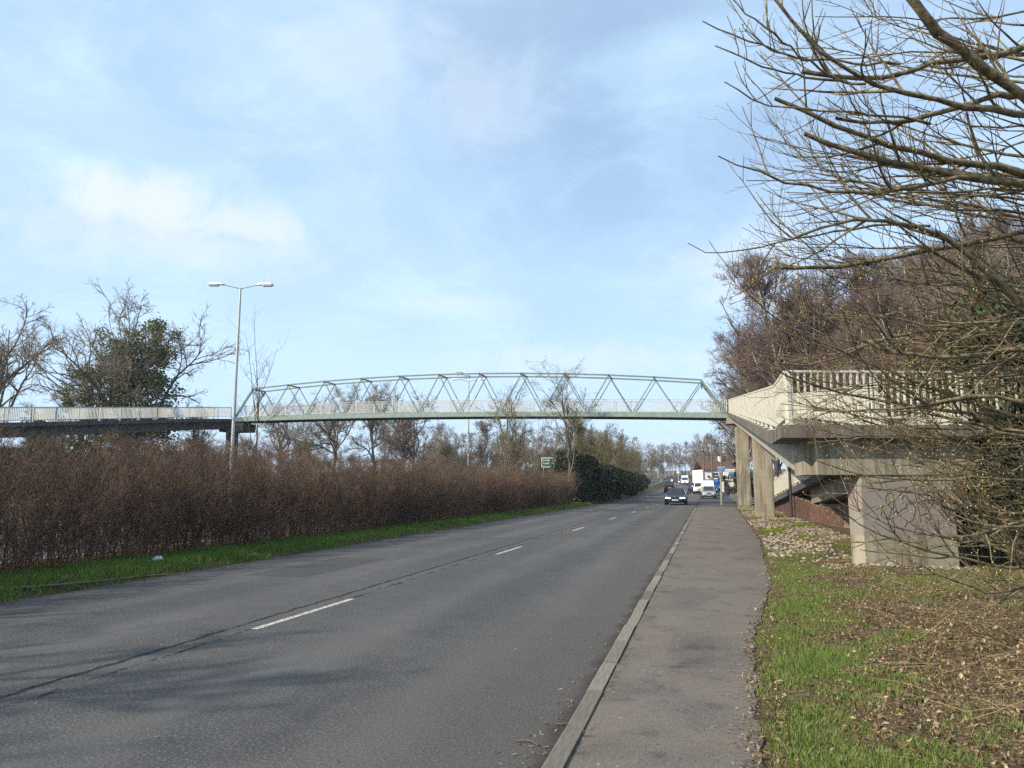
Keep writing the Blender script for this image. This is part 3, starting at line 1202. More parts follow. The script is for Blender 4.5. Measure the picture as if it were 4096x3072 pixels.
core = MB()
for i in range(18):
    s0, s1 = wl * i / 18, wl * (i + 1) / 18
    c = wa + wd * ((s0 + s1) / 2) - wn_ * 0.125
    t = wall_top((s0 + s1) / 2) - 0.03
    core.box((c.x, c.y, t / 2 - 0.15), (s1 - s0 - 0.001 * (i % 2), 0.20, t + 0.3), wrz)
core.build('mortar_core', M_MORTAR, wall, True)
br_me = MB().box((0, 0, 0), (0.215, 0.06, 0.065)).mesh('brick')
br_me.materials.append(M_BRICK)
cells = []
for row in range(-2, 17):
    z = 0.0375 + row * 0.075
    off = 0.1125 if row % 2 else 0
    for j in range(42):
        s = j * 0.225 + off + 0.11
        if s < wl - 0.1 and z < wall_top(s) - 0.03:
            cells.append((s, z))
cells.sort(key=lambda c: -c[0])
rest = MB()
for i, (s, z) in enumerate(cells):
    p = wa + wd * s - wn_ * (0.018 + rk.uniform(-0.003, 0.003))
    if i < 290:
        o = link('brick', br_me, None, wall)
        o.location = Vector((p.x, p.y, z)) - wall.location
        o.rotation_euler = (0, 0, wrz)
    else:
        rest.box((p.x, p.y, z), (0.215, 0.06, 0.065), wrz)
for row in range(14):                       # the far stretch beyond the corner
    for j in range(70):
        y = 40.2 + j * 0.225 + (0.11 if row % 2 else 0)
        z = 0.0375 + row * 0.075
        if z < low_z(y) - 0.34:
            rest.box((4.32 + rk.uniform(-0.003, 0.003), y, z), (0.06, 0.215, 0.065))
tag(rest.build('brickwork', M_BRICK, wall, True), kind='stuff')
mb = MB()
for j in range(8):
    y0, y1 = 40.05 + j * 2, 40.05 + j * 2 + 1.99
    t = low_z(y1) - 0.36
    if t > 0.05:
        mb.box((4.45, (y0 + y1) / 2, t / 2 - 0.1), (0.22, y1 - y0, t + 0.2))
mb.build('mortar_core', M_MORTAR, wall, True)

# --- the ramp on the far left
lramp = thing('concrete_ramp', 'shaded concrete ramp with pale railings at the far left end of the bridge', 'ramp', (-46.5, 52, 0))
XLR = -45.9


def lz(y):
    return 8.38 - 0.102 * (64.4 - y)


rings, rings2 = [], []
for y in (20, 30, 40, 50, 58, 66.4):
    z = min(lz(y), 8.45)
    rings.append([(XLR - 2.3, y, z - 0.3), (XLR, y, z - 0.3), (XLR, y, z), (XLR - 2.3, y, z)])
    rings2.append([(XLR - 1.9, y, z - 1.05), (XLR - 0.5, y, z - 1.05), (XLR - 0.4, y, z - 0.302), (XLR - 2.0, y, z - 0.302)])
MB().loft(rings).build('slab', M_CONC_B, lramp, True)  # slab colour carries the ramp's own shade
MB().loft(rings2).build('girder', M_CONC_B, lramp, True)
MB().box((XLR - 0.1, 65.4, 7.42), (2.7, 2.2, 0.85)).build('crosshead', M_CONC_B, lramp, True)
for x, y in ((XLR - 0.6, 65.3), (XLR - 1.2, 34.0)):
    t = lz(y) - 1.03 if y < 60 else 7.0
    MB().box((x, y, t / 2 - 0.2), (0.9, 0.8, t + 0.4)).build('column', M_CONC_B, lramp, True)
parapet(lramp, [(XLR - 0.14, 64.3, lz(64.3)), (XLR - 0.14, 21, lz(21))], M_RAIL_G, spacing=2.1, bar=0.14)
parapet(lramp, [(XLR - 2.16, 64.3, lz(64.3)), (XLR - 2.16, 21, lz(21))], M_RAIL_G, spacing=2.1, bar=0.14)

# ================================================================== STREET FURNITURE
M_GLASSLAMP = mat('lamp_glass', (0.75, 0.77, 0.78), rough=0.25)


def street_lamp(x, y, label, h=12.0, heading=0.0, detail=True):
    t = thing('street_lamp', label, 'street lamp', (x, y, ground_z(y)), heading, 'twin arm lamps along the dual carriageway')
    mb = MB()
    mb.cyl((0, 0, -0.3), (0, 0, 1.6), 0.125, 0.125, 10)
    mb.cyl((0, 0, 1.6), (0, 0, 1.75), 0.125, 0.10, 10)
    mb.cyl((0, 0, 1.75), (0, 0, h), 0.10, 0.055, 10)
    mb.build('pole', M_STEEL, t, smooth=False)
    for s in (-1, 1):
        MB().cyl((0, 0, h - 0.03), (s * 0.95, 0, h + 0.18), 0.032, 0.028, 8).build('arm', M_STEEL, t)
        hd = MB()
        z = h + 0.17
        rings = []
        for k, (dx, w, hh) in enumerate(((0.85, 0.05, 0.05), (0.95, 0.11, 0.09), (1.25, 0.15, 0.13), (1.65, 0.15, 0.12), (1.74, 0.10, 0.06))):
            rings.append([(s * dx, -w, z), (s * dx, w, z), (s * dx, w * 0.75, z + hh), (s * dx, -w * 0.75, z + hh)])
        if s < 0:
            rings = [list(reversed(r)) for r in rings]
        head = hd.loft(rings).build('lamp_head', M_WHITE, t)
        MB().box((s * 1.42, 0, z - 0.035), (0.50, 0.24, 0.07)).build('bowl', M_GLASSLAMP, head, bevel=0.02)
    return t


x, y = spot(233, 38.5)
street_lamp(x, y, 'tall steel lamp post with twin heads in front of the left end of the footbridge', 12.1, R(16))
x, y = spot(468.5, 75.5)
street_lamp(x, y, 'twin headed lamp post seen through the middle of the footbridge truss', 12.3, R(14))
x, y = spot(641, 205)
street_lamp(x, y, 'twin headed lamp post rising behind the olive trees beyond the evergreen bushes', 11.5, R(14))
for px, d, lb in ((664, 300, 'leftmost far lamp post on the wooded skyline at the end of the road'), (672, 330, 'far lamp post on the skyline at the end of the road, between two others'),
                  (686, 300, 'rightmost far lamp post on the wooded skyline at the end of the road')):
    x, y = spot(px, d)
    street_lamp(x, y, lb, 9.5, R(14))

# green direction sign beyond the hedge
M_SIGN_G = mat('sign_green', (0.012, 0.11, 0.065), (0.016, 0.13, 0.075), 3, 0.5)
M_SIGN_Y = mat('sign_yellow', (0.75, 0.60, 0.10), rough=0.5)
M_SIGN_B = mat('sign_blue', (0.03, 0.13, 0.50), (0.04, 0.17, 0.55), 3, 0.5)
x, y = spot(548.5, 124)
sg = thing('direction_sign', 'green direction sign with white border and yellow road numbers above the hedge', 'road sign', (x, y, ground_z(y)), YAW)
MB().box((0, 0, 5.0), (2.35, 0.04, 1.5)).build('panel', M_SIGN_G, sg)
for nm, c, s_ in (('border', (0, -0.024, 5.74), (2.40, 0.02, 0.11)), ('border', (-1.16, -0.024, 5.0), (0.10, 0.02, 1.36)), ('border', (1.16, -0.024, 5.0), (0.10, 0.02, 1.36)), ('border', (0, -0.024, 4.27), (2.40, 0.02, 0.10))):
    MB().box(c, s_).build(nm, M_WHITE, sg)
for px_ in (-0.85, 0.85):
    MB().cyl((px_, 0.07, -0.3), (px_, 0.07, 5.7), 0.05, n=8).build('post', M_STEEL, sg)


def lettering(parent, txt, size, loc, m, rot=(R(90), 0, 0), align='LEFT'):
    c = bpy.data.curves.new('lettering', 'FONT')
    c.body = txt
    c.size = size
    c.align_x = align
    c.extrude = 0.004
    c.offset = size * 0.012
    c.materials.append(m)
    o = bpy.data.objects.new('lettering_curve', c)
    me = bpy.data.meshes.new_from_object(o)
    bpy.data.objects.remove(o)
    o = bpy.data.objects.new('lettering', me)
    COL.objects.link(o)
    o.parent = parent
    o.location = loc
    o.rotation_euler = rot
    return o


lettering(sg, 'London', 0.42, (-0.98, -0.03, 5.24), M_WHITE)
lettering(sg, 'A 22', 0.42, (0.22, -0.03, 5.24), M_SIGN_Y)
lettering(sg, 'Crawley', 0.42, (-0.98, -0.03, 4.74), M_WHITE)
lettering(sg, 'A264', 0.42, (0.32, -0.03, 4.74), M_SIGN_Y)

# bus stop at the end of the pavement
x, y = 1.06, 65.6
bs = thing('bus_stop', 'grey bus stop post with blue flag sign and white timetable case', 'bus stop', (x, y, 0.0), YAW)
MB().cyl((0, 0, -0.2), (0, 0, 2.95), 0.075, 0.065, 8).build('post', mat('bus_post', (0.22, 0.23, 0.19), (0.30, 0.31, 0.27), 4, 0.7), bs)
fl = MB().box((0.03, -0.08, 2.98), (0.66, 0.03, 0.34)).build('flag', M_SIGN_B, bs)
MB().box((0.03, -0.1, 3.19), (0.66, 0.02, 0.05)).build('flag_border', M_WHITE, bs)
MB().box((-0.12, -0.1, 2.77), (0.34, 0.02, 0.06)).build('flag_border', M_WHITE, bs)
mk = mat('sign_marks', (0.55, 0.60, 0.75), rough=0.6)
for zz_, n in ((3.06, 9), (2.93, 10)):
    for k in range(n):
        MB().box((-0.24 + k * 0.055, -0.099, zz_), (0.035, 0.008, 0.055)).build('lettering_mark', mk, fl)
tt = MB().box((0.16, -0.08, 1.52), (0.20, 0.05, 0.86)).build('timetable_case', M_WHITE, bs, bevel=0.015)
MB().box((0.16, -0.11, 1.55), (0.14, 0.01, 0.70)).build('timetable_sheet', mat('printed_paper', (0.5, 0.5, 0.5), (0.75, 0.75, 0.74), 30, 0.7, stretch=(1, 1, 3)), tt)
# blue fingerpost-like sign behind it, by the house
x, y = spot(731.5, 100)
b2 = thing('name_sign', 'long bright blue sign board on posts above the bus stop flag', 'sign', (x, y, ground_z(y)), YAW)
bp = MB().box((0, 0, 3.05), (1.15, 0.05, 0.32)).build('board', mat('sign_cyan', (0.03, 0.22, 0.50), (0.04, 0.27, 0.55), 3, 0.5), b2)
for k in range(5):
    MB().box((-0.38 + k * 0.16, -0.032, 3.06), (0.10, 0.008, 0.07)).build('lettering_mark', mk, bp)
for px_ in (-0.5, 0.5):
    MB().cyl((px_, 0.06, -0.2), (px_, 0.06, 3.15), 0.035, n=8).build('post', M_STEEL, b2)
# round sign seen edge-dark beside the tree
x, y = spot(738, 96)
rs = thing('round_sign', 'round dark back of a traffic sign on a pole beside the tree trunk', 'road sign', (x, y, ground_z(y)), YAW)
MB().cyl((0, 0, -0.2), (0, 0, 3.9), 0.04, n=8).build('pole', M_STEEL, rs)
MB().cyl((0, -0.05, 3.7), (0, -0.08, 3.7), 0.30, n=20).build('disc', M_DARK, rs)
# globe beacon and small white marker far along the left verge
x, y = spot(677, 205)
gb = thing('beacon_post', 'white globe on a striped post beside the far left kerb', 'beacon', (x, y, ground_z(y)), 0)
MB().cyl((0, 0, -0.2), (0, 0, 3.0), 0.09, n=8).build('post', mat('beacon_post_paint', (0.35, 0.34, 0.32), rough=0.6), gb)
g_ = MB()
g_.loft([[(0.38 * math.sin(a) * math.cos(b), 0.38 * math.sin(a) * math.sin(b), 3.3 - 0.38 * math.cos(a)) for b in np.linspace(0, 2 * math.pi, 12, endpoint=False)] for a in np.linspace(0.2, math.pi - 0.05, 8)])
g_.build('globe', M_WHITE, gb, smooth=True)
x, y = spot(670.5, 200)
mp_ = thing('marker_post', 'small white round topped marker on the far left verge', 'marker', (x, y, ground_z(y)), 0)
MB().cyl((0, 0, -0.1), (0, 0, 1.2), 0.05, n=8).build('post', M_WHITE, mp_)
MB().cyl((0, -0.03, 1.3), (0, -0.06, 1.3), 0.28, n=14).build('plate', M_WHITE, mp_)

# telegraph poles
for px, d, h, lb in ((702.5, 112, 6.8, 'dark wooden telegraph pole at the left end of the white house'), (711.0, 118, 9.3, 'tall thin telegraph pole in front of the white house window'),
                     (720.5, 100, 7.4, 'telegraph pole with crossarm between the white house and the bus stop'), (430.7, 150, 9.2, 'lone telegraph pole with crossarm beside the small oak far behind the hedge')):
    x, y = spot(px, d)
    t = thing('telegraph_pole', lb, 'pole', (x, y, ground_z(y)), YAW, 'telegraph poles')
    MB().cyl((0, 0, -0.4), (0, 0, h), 0.15, 0.10, 8).build('pole', M_WOODPOLE, t)
    MB().box((0, -0.12, h - 0.35), (1.5 if px > 715 or px < 500 else 0.7, 0.1, 0.1)).build('crossarm', M_WOODPOLE, t)
    for k in (-1, 1):
        MB().cyl((k * (0.6 if px > 715 or px < 500 else 0.28), -0.12, h - 0.3), (k * (0.6 if px > 715 or px < 500 else 0.28), -0.12, h - 0.12), 0.05, n=6).build('insulator', M_WHITE, t)

# ================================================================== WHITE HOUSE
M_RENDER = mat('white_render', (0.70, 0.69, 0.64), (0.80, 0.79, 0.75), 0.8, 0.9)
M_TILE = mat('clay_tiles', (0.085, 0.045, 0.038), (0.135, 0.070, 0.056), 1.5, 0.9)
M_GLASS = mat('window_glass', (0.03, 0.035, 0.04), rough=0.08, spec=0.6)
hx, hy = spot(701.0, 126)
house = thing('house', 'white rendered cottage with red tiled roof beside the road', 'house', (hx, hy, ground_z(hy)), YAW)
HW, HE, HR, HD = 6.2, 3.75, 5.25, 7.0
MB().box((1.75, HD / 2, HE / 2), (3.5, HD, HE)).build('wall', M_RENDER, house)
MB().box((3.5 + 0.95, HD / 2 - 0.6, HE / 2 + 0.05), (1.9, HD, HE + 0.1)).build('wall', M_RENDER, house)
MB().box((5.4 + 0.75, HD / 2 - 0.2, 1.6), (1.5, HD - 1, 3.2)).build('wall', M_RENDER, house)


def gable_roof(x0, x1, y0, y1, ze, zr, name='roof'):
    yc = (y0 + y1) / 2
    mb = MB()
    for yy, s in ((y0 - 0.3, 1), (y1 + 0.3, -1)):
        mb.add([(x0 - 0.25, yy, ze - 0.12), (x1 + 0.25, yy, ze - 0.12), (x1 + 0.25, yc, zr), (x0 - 0.25, yc, zr),
                (x0 - 0.25, yy, ze), (x1 + 0.25, yy, ze), (x1 + 0.25, yc, zr + 0.12), (x0 - 0.25, yc, zr + 0.12)],
               [(0, 1, 2, 3), (7, 6, 5, 4), (0, 4, 5, 1), (1, 5, 6, 2), (2, 6, 7, 3), (3, 7, 4, 0)])
    return mb.build(name, M_TILE, house)


rf = gable_roof(0.3, 3.5, 0, HD, HE, HR)
rf2 = gable_roof(3.5, 6.9, -0.3, HD, HE - 0.2, HR - 0.15)
ch = MB().box((4.0, 3.4, HR + 0.1), (0.5, 0.7, 1.5)).build('chimney', M_RENDER, rf)
MB().cyl((4.0, 3.4, HR + 0.85), (4.0, 3.4, HR + 1.15), 0.12, n=8).build('chimney_pot', M_BRICK, ch)
for wx, wz, ww, wh in ((2.25, 2.75, 0.95, 0.95), (4.5, 2.5, 0.8, 0.9)):
    yf = -0.02 if wx < 3.5 else -0.64
    yf = -0.03 if wx < 3.5 else -0.63
    w_ = MB().box((wx, yf - 0.0, wz), (ww + 0.14, 0.06, wh + 0.14)).build('window', M_WHITE, house)
    for ax in (-0.25, 0.25):
        for az in (-0.25, 0.25):
            MB().box((wx + ax * ww, yf - 0.035, wz + az * wh), (ww * 0.44, 0.02, wh * 0.44)).build('pane', M_GLASS, w_)
    MB().box((wx, yf - 0.07, wz - wh / 2 - 0.11), (ww + 0.3, 0.14, 0.06)).build('sill', M_WHITE, w_)
d_ = MB().box((0.9, -0.03, 1.05), (0.9, 0.06, 2.1)).build('door', mat('brown_door', (0.12, 0.07, 0.04), (0.16, 0.09, 0.05), 5, 0.6, stretch=(1, 1, 0.2)), house)
MB().box((1.22, -0.08, 1.05), (0.05, 0.05, 0.12)).build('handle', M_STEEL, d_)
MB().cyl((1.0, -0.1, 2.55), (1.0, -0.25, 2.6), 0.2, n=12).build('satellite_dish', M_DARK, house)
MB().box((5.6, -0.75, 1.2), (1.1, 0.12, 2.4)).build('brick_porch', M_BRICK, house)
porch = MB()
porch.add([(5.0, -1.5, 1.9), (7.0, -1.5, 2.6), (7.0, -0.6, 2.6), (5.0, -0.6, 1.9), (5.0, -1.5, 2.02), (7.0, -1.5, 2.72), (7.0, -0.6, 2.72), (5.0, -0.6, 2.02)],
          [(3, 2, 1, 0), (4, 5, 6, 7), (0, 1, 5, 4), (1, 2, 6, 5), (2, 3, 7, 6), (3, 0, 4, 7)])
porch.build('porch_roof', M_DARK, house)

# ================================================================== VEHICLES
M_TYRE = mat('tyre_rubber', (0.015, 0.015, 0.015), (0.025, 0.025, 0.025), 9, 0.85)
M_RIM = mat('alloy_rim', (0.35, 0.35, 0.36), rough=0.35, metal=0.8)
M_CARGLASS = mat('car_glass', (0.02, 0.025, 0.03), rough=0.05, spec=0.8)
M_PLATE_W = mat('plate_white', (0.70, 0.70, 0.68), rough=0.5)
M_PLATE_Y = mat('plate_yellow', (0.75, 0.50, 0.03), rough=0.5)
M_HEADL = mat('headlight_lit', (1.0, 0.96, 0.85), rough=0.2, emit=6.0)
M_HEADU = mat('headlight_unlit', (0.75, 0.77, 0.78), rough=0.15)
M_TAIL = mat('tail_light', (0.45, 0.02, 0.02), rough=0.25)
M_TRIM = mat('black_trim', (0.012, 0.012, 0.013), rough=0.5)


def paint(name, c, metal=0.2):
    return mat('paint_' + name, c, tuple(v * 0.9 for v in c), 2, 0.32, metal=metal, coat=0.25, spec=0.4)


KINDS = {
    # stations along the length: (fraction rear->front, z bottom, z shoulder, half width factor), cabin base/roof fractions
    'saloon': dict(L=4.6, W=1.82, H=1.42, st=[(0, .45, .88, .80), (.03, .32, .95, .92), (.18, .22, 1.0, 1.0), (.45, .20, .95, 1.0), (.70, .20, .92, 1.0), (.88, .22, .80, .97), (.97, .25, .68, .88), (1, .38, .55, .78)],
                   cab=(.12, .72, .27, .56), belt=.93),
    'hatch': dict(L=3.9, W=1.68, H=1.48, st=[(0, .45, .90, .85), (.03, .30, .98, .94), (.2, .22, 1.0, 1.0), (.45, .20, .98, 1.0), (.72, .20, .95, 1.0), (.90, .22, .82, .96), (.98, .26, .66, .86), (1, .38, .55, .76)],
                  cab=(.02, .80, .12, .55), belt=.95),
    'suv': dict(L=4.6, W=1.86, H=1.70, st=[(0, .55, 1.05, .86), (.03, .40, 1.12, .95), (.2, .30, 1.14, 1.0), (.5, .28, 1.12, 1.0), (.75, .28, 1.08, 1.0), (.92, .30, .98, .96), (.98, .34, .85, .88), (1, .45, .7, .8)],
                cab=(.02, .74, .08, .58), belt=1.1),
    'van': dict(L=5.9, W=1.99, H=2.50, st=[(0, .50, 1.25, .97), (.02, .40, 1.28, 1.0), (.3, .34, 1.28, 1.0), (.6, .34, 1.26, 1.0), (.82, .34, 1.22, .99), (.93, .34, 1.08, .95), (.985, .38, .9, .86), (1, .48, .75, .78)],
                cab=(.005, .93, .015, .76), belt=1.24),
    'box': dict(L=4.6, W=1.9, H=2.05, st=[(0, .50, 1.2, .97), (.02, .42, 1.2, 1.0), (.3, .36, 1.2, 1.0), (.6, .36, 1.2, 1.0), (.82, .36, 1.1, .99), (.93, .36, 1.0, .95), (.985, .4, .88, .86), (1, .5, .75, .78)],
                cab=(.005, .90, .01, .72), belt=1.16),
}


def car(label, cat, kind, pnt, xy, rz, name, lit=False, plate='front', beams=True, group=None, roof_light=False, panel_van=False):
    K = KINDS[kind]
    L, W, H = K['L'], K['W'], K['H']
    t = thing(name, label, cat, (xy[0], xy[1], ground_z(xy[1])), rz, group)
    Y = lambda f: (f - 0.5) * L
    hw = W / 2
    rings = []
    for f, zb, zt, w in K['st']:
        y, ww = Y(f), hw * w
        zm = zb + (zt - zb) * 0.62
        rings.append([(-ww * .82, y, zb), (ww * .82, y, zb), (ww * .98, y, zb + .10), (ww, y, zm), (ww * .96, y, zt - .04), (ww * .84, y, zt),
                      (-ww * .84, y, zt), (-ww * .96, y, zt - .04), (-ww, y, zm), (-ww * .98, y, zb + .10)])
    MB().loft([list(reversed(r)) for r in rings]).build('body', pnt, t, smooth=False, bevel=0.03)
    b0, b1, r0, r1 = K['cab']
    zb = K['belt'] - 0.06
    wb, wr = hw * .93, hw * (.72 if kind in ('saloon', 'hatch', 'suv') else .86)
    base = [(-wb, Y(b0), zb), (wb, Y(b0), zb), (wb, Y(b1), zb - .02), (-wb, Y(b1), zb - .02)]
    roof = [(-wr, Y(r0), H - .05), (wr, Y(r0), H - .05), (wr, Y(r1), H - .04), (-wr, Y(r1), H - .04)]
    top = [(-wr * .86, Y(r0) + .12, H), (wr * .86, Y(r0) + .12, H), (wr * .86, Y(r1) - .14, H), (-wr * .86, Y(r1) - .14, H)]
    MB().loft([base, roof, top]).build('cabin', pnt, t, bevel=0.025)

    def panel(nm, a, b, c, d, m, inset=0.08, out=0.012, lo=0.06, hi=0.9, parent=t):
        a, b, c, d = (Vector(v) for v in (a, b, c, d))       # a,b bottom; c,d top (c above b)
        n = (b - a).cross(d - a).normalized()
        q = []
        for uu, vv in ((inset, lo), (1 - inset, lo), (1 - inset, hi), (inset, hi)):
            p = (a * (1 - uu) + b * uu) * (1 - vv) + (d * (1 - uu) + c * uu) * vv
            q.append(p)
        mb = MB().add([p + n * out for p in q] + [p - n * 0.01 for p in q], [(0, 1, 2, 3), (7, 6, 5, 4), (0, 4, 5, 1), (1, 5, 6, 2), (2, 6, 7, 3), (3, 7, 4, 0)])
        return mb.build(nm, m, parent)
    panel('windscreen', base[2], base[3], roof[3], roof[2], M_CARGLASS, 0.06, lo=(.10 if kind != 'van' else .08), hi=.92 if kind not in ('van', 'box') else .62)
    if not panel_van:
        panel('rear_window', base[0], base[1], roof[1], roof[0], M_CARGLASS, 0.1, lo=.15, hi=.9)
    for a, b, c, d in ((base[1], base[2], roof[2], roof[1]), (base[3], base[0], roof[0], roof[3])):
        if panel_van:
            fa, fb = Vector(a), Vector(b)
            if a is base[1]:
                panel('side_window', fa.lerp(fb, .72), fb, c, Vector(d).lerp(Vector(c), .72), M_CARGLASS, .08, lo=.1, hi=.7)
            else:
                panel('side_window', fa, fa.lerp(fb, .28), Vector(d).lerp(Vector(c), .28), d, M_CARGLASS, .08, lo=.1, hi=.7)
        else:
            A, B, Cc, D = Vector(a), Vector(b), Vector(c), Vector(d)
            for s0, s1 in ((.08, .46), (.5, .92)):
                panel('side_window', A.lerp(B, s0), A.lerp(B, s1), D.lerp(Cc, s1), D.lerp(Cc, s0), M_CARGLASS, .02, lo=.1, hi=.9)
    wrad = .33 if kind in ('saloon', 'suv', 'van', 'box') else .29
    for fy in (.17, .80):
        for sx in (-1, 1):
            c = (sx * (hw - .10), Y(fy), wrad)
            w_ = MB().cyl((c[0] - sx * .11, c[1], c[2]), (c[0] + sx * .105, c[1], c[2]), wrad, n=20).build('wheel', M_TYRE, t)
            MB().cyl((c[0] + sx * .10, c[1], c[2]), (c[0] + sx * .115, c[1], c[2]), wrad * .66, n=16).build('rim', M_RIM, w_)
    zf = K['st'][-2][2]
    zl = K['st'][-2][1]
    yF = L / 2
    for sx in (-1, 1):
        # headlights sit on the front corners
        hz = zl + (zf - zl) * .80
        hb = MB()
        hb.loft([[(sx * hw * a, yF - dy, hz - hh), (sx * hw * a, yF - dy + .05, hz - hh), (sx * hw * a, yF - dy + .04, hz + hh), (sx * hw * a, yF - dy - .02, hz + hh)]
                 for a, dy, hh in ((.44, .03, .035), (.66, .06, .060), (.88, .17, .055))])
        hb.build('headlight', M_HEADL if lit else M_HEADU, t)
        MB().box((sx * hw * .80, -yF + .045, K['st'][1][2] - .18), (.22, .10, .20 if kind != 'van' else .5)).build('tail_light', M_TAIL, t)
        m_ = MB().box((sx * (hw + .10), Y(b1) - .28, K['belt'] + .06), (.20, .10, .15)).build('mirror', pnt, t, bevel=.03)
        MB().box((sx * hw * .62, yF - .035, zl + .08), (.22, .05, .08)).build('fog_light', M_TRIM, t)
    gp = MB().box((0, yF - .012, zl + (zf - zl) * .72), (hw * .62, .05, .12)).build('grille', M_TRIM, t)
    MB().box((0, yF - .01, zl + .11), (hw * 1.05, .05, .10)).build('lower_intake', M_TRIM, t)
    MB().cyl((0, yF - .02, zf + .0), (0, yF + .02, zf + .005), .045, n=10).build('badge', M_RIM, t)
    pf_ = MB().box((0, yF + .02, zl + (zf - zl) * .42), (.52, .02, .115)).build('number_plate', M_PLATE_W, t)
    pr_ = MB().box((0, -yF - .012, .80 if kind != 'van' else .7), (.52, .02, .115)).build('number_plate', M_PLATE_Y, t)
    for pp, yy, zz_ in ((pf_, yF + .032, zl + (zf - zl) * .42), (pr_, -yF - .024, .80 if kind != 'van' else .7)):
        for k in range(7):
            MB().box((-.195 + k * .058 + (.03 if k > 3 else 0), yy, zz_), (.036, .005, .07)).build('plate_character', M_TRIM, pp)
    MB().box((0, 0, .26), (W * .8, L * .8, .12)).build('underbody', M_TRIM, t)
    return t


car('black saloon car with bright headlights driving towards the viewer', 'car', 'saloon', paint('black', (0.006, 0.007, 0.012), 0.0), (-2.72, 66.6), math.pi, 'saloon_car', lit=True)
car('black sport utility car driving away behind the black saloon', 'car', 'suv', paint('dark', (0.008, 0.009, 0.010), 0.0), (-6.0, 125), 0.0, 'utility_car')
x, y = spot(683.5, 202)
car('white panel van driving towards the viewer far along the road', 'van', 'van', paint('white', (0.80, 0.80, 0.79), 0.0), (x, y), math.pi + 0.02, 'panel_van', panel_van=True, lit=True)
x, y = spot(679.8, 215)
car('dark car half hidden behind the far white van', 'car', 'saloon', paint('navy', (0.02, 0.022, 0.035), 0.1), (x, y), math.pi, 'saloon_car', lit=True)
x, y = spot(690.5, 290)
car('distant dark car with its lights on at the top of the road', 'car', 'saloon', paint('navy', (0.02, 0.022, 0.035)), (x, y), math.pi + 0.5, 'saloon_car', lit=True)
car('silver hatchback parked in the lay-by nearest to the bus stop', 'car', 'hatch', paint('silver', (0.42, 0.44, 0.46), 0.5), (0.05, 94.0), math.pi + 0.02, 'hatchback')
car('white box shaped van parked right behind the silver hatchback', 'van', 'box', paint('white', (0.80, 0.80, 0.79), 0.0), (-0.05, 108.0), 0.0, 'box_van', panel_van=True)
car('white car poking out to the left of the white box van', 'car', 'suv', paint('white', (0.80, 0.80, 0.79), 0.0), (-1.25, 116.5), math.pi, 'utility_car')
car('dark blue car parked behind the white car, nearer of two blue ones', 'car', 'hatch', paint('blue', (0.04, 0.05, 0.13)), (-2.0, 123.5), 0.0, 'hatchback', group='dark blue cars parked in the lay-by')
car('dark blue car parked furthest back in the lay-by row', 'car', 'hatch', paint('blue', (0.04, 0.05, 0.13)), (-2.55, 134.0), 0.0, 'hatchback', group='dark blue cars parked in the lay-by')
car('bright blue van parked in front of the white house', 'van', 'box', paint('bright_blue', (0.02, 0.14, 0.55)), spot(711.5, 124), math.pi + 0.2, 'box_van', panel_van=True)

# ================================================================== PERSON
def skin_body(name, joints, edges, mat_, parent, levels=2, root=0):
    me = bpy.data.meshes.new(name)
    me.from_pydata([j[:3] for j in joints], edges, [])
    o = link(name, me, mat_, parent)
    sk = o.modifiers.new('skin', 'SKIN')
    for v, j in zip(me.skin_vertices[0].data, joints):
        v.radius = (j[3], j[4] if len(j) > 4 else j[3])
    me.skin_vertices[0].data[root].use_root = True
    sd = o.modifiers.new('sub', 'SUBSURF')
    sd.levels = sd.render_levels = levels
    me.polygons.foreach_set('use_smooth', np.ones(len(me.polygons), dtype=bool))
    return o


M_SKIN = mat('skin', (0.45, 0.27, 0.2), (0.5, 0.3, 0.22), 8, 0.6)
M_COAT = mat('dark_coat', (0.018, 0.017, 0.018), (0.03, 0.028, 0.028), 6, 0.9)
M_JEAN = mat('blue_jeans', (0.02, 0.05, 0.24), (0.03, 0.07, 0.30), 8, 0.9)
pp = thing('person', 'person in a long dark hooded coat and blue trousers walking past the hedge', 'person', (2.2, 89.0, ground_z(89) + 0.05), R(-10))
J = [(0, 0, .92, .13, .11), (0, 0, 1.12, .14, .10), (0, .01, 1.36, .15, .10), (0, .01, 1.47, .055), (0, .03, 1.58, .075, .085), (0, .035, 1.66, .07, .08),
     (.17, 0, 1.38, .055), (.21, -.02, 1.12, .045), (.20, .06, .90, .035), (.20, .10, .82, .03),
     (-.17, 0, 1.38, .055), (-.21, -.02, 1.12, .045), (-.20, .08, .90, .035), (-.20, .12, .82, .03),
     (.09, 0, .85, .09), (.09, .05, .48, .065), (.09, .0, .10, .045), (.09, .12, .04, .035),
     (-.09, 0, .85, .09), (-.09, -.03, .48, .065), (-.09, -.14, .12, .045), (-.09, -.04, .04, .035)]
Ed = [(0, 1), (1, 2), (2, 3), (3, 4), (4, 5), (2, 6), (6, 7), (7, 8), (8, 9), (2, 10), (10, 11), (11, 12), (12, 13), (0, 14), (14, 15), (15, 16), (16, 17), (0, 18), (18, 19), (19, 20), (20, 21)]
skin_body('body', J, Ed, M_SKIN, pp)
tr_j = [(0, 0, .93, .145, .13), (.095, 0, .84, .105), (.092, .05, .48, .08), (.09, 0, .12, .075), (-.095, 0, .84, .105), (-.092, -.03, .48, .08), (-.09, -.13, .13, .075)]
skin_body('trousers', tr_j, [(0, 1), (1, 2), (2, 3), (0, 4), (4, 5), (5, 6)], M_JEAN, pp)
ct = MB()
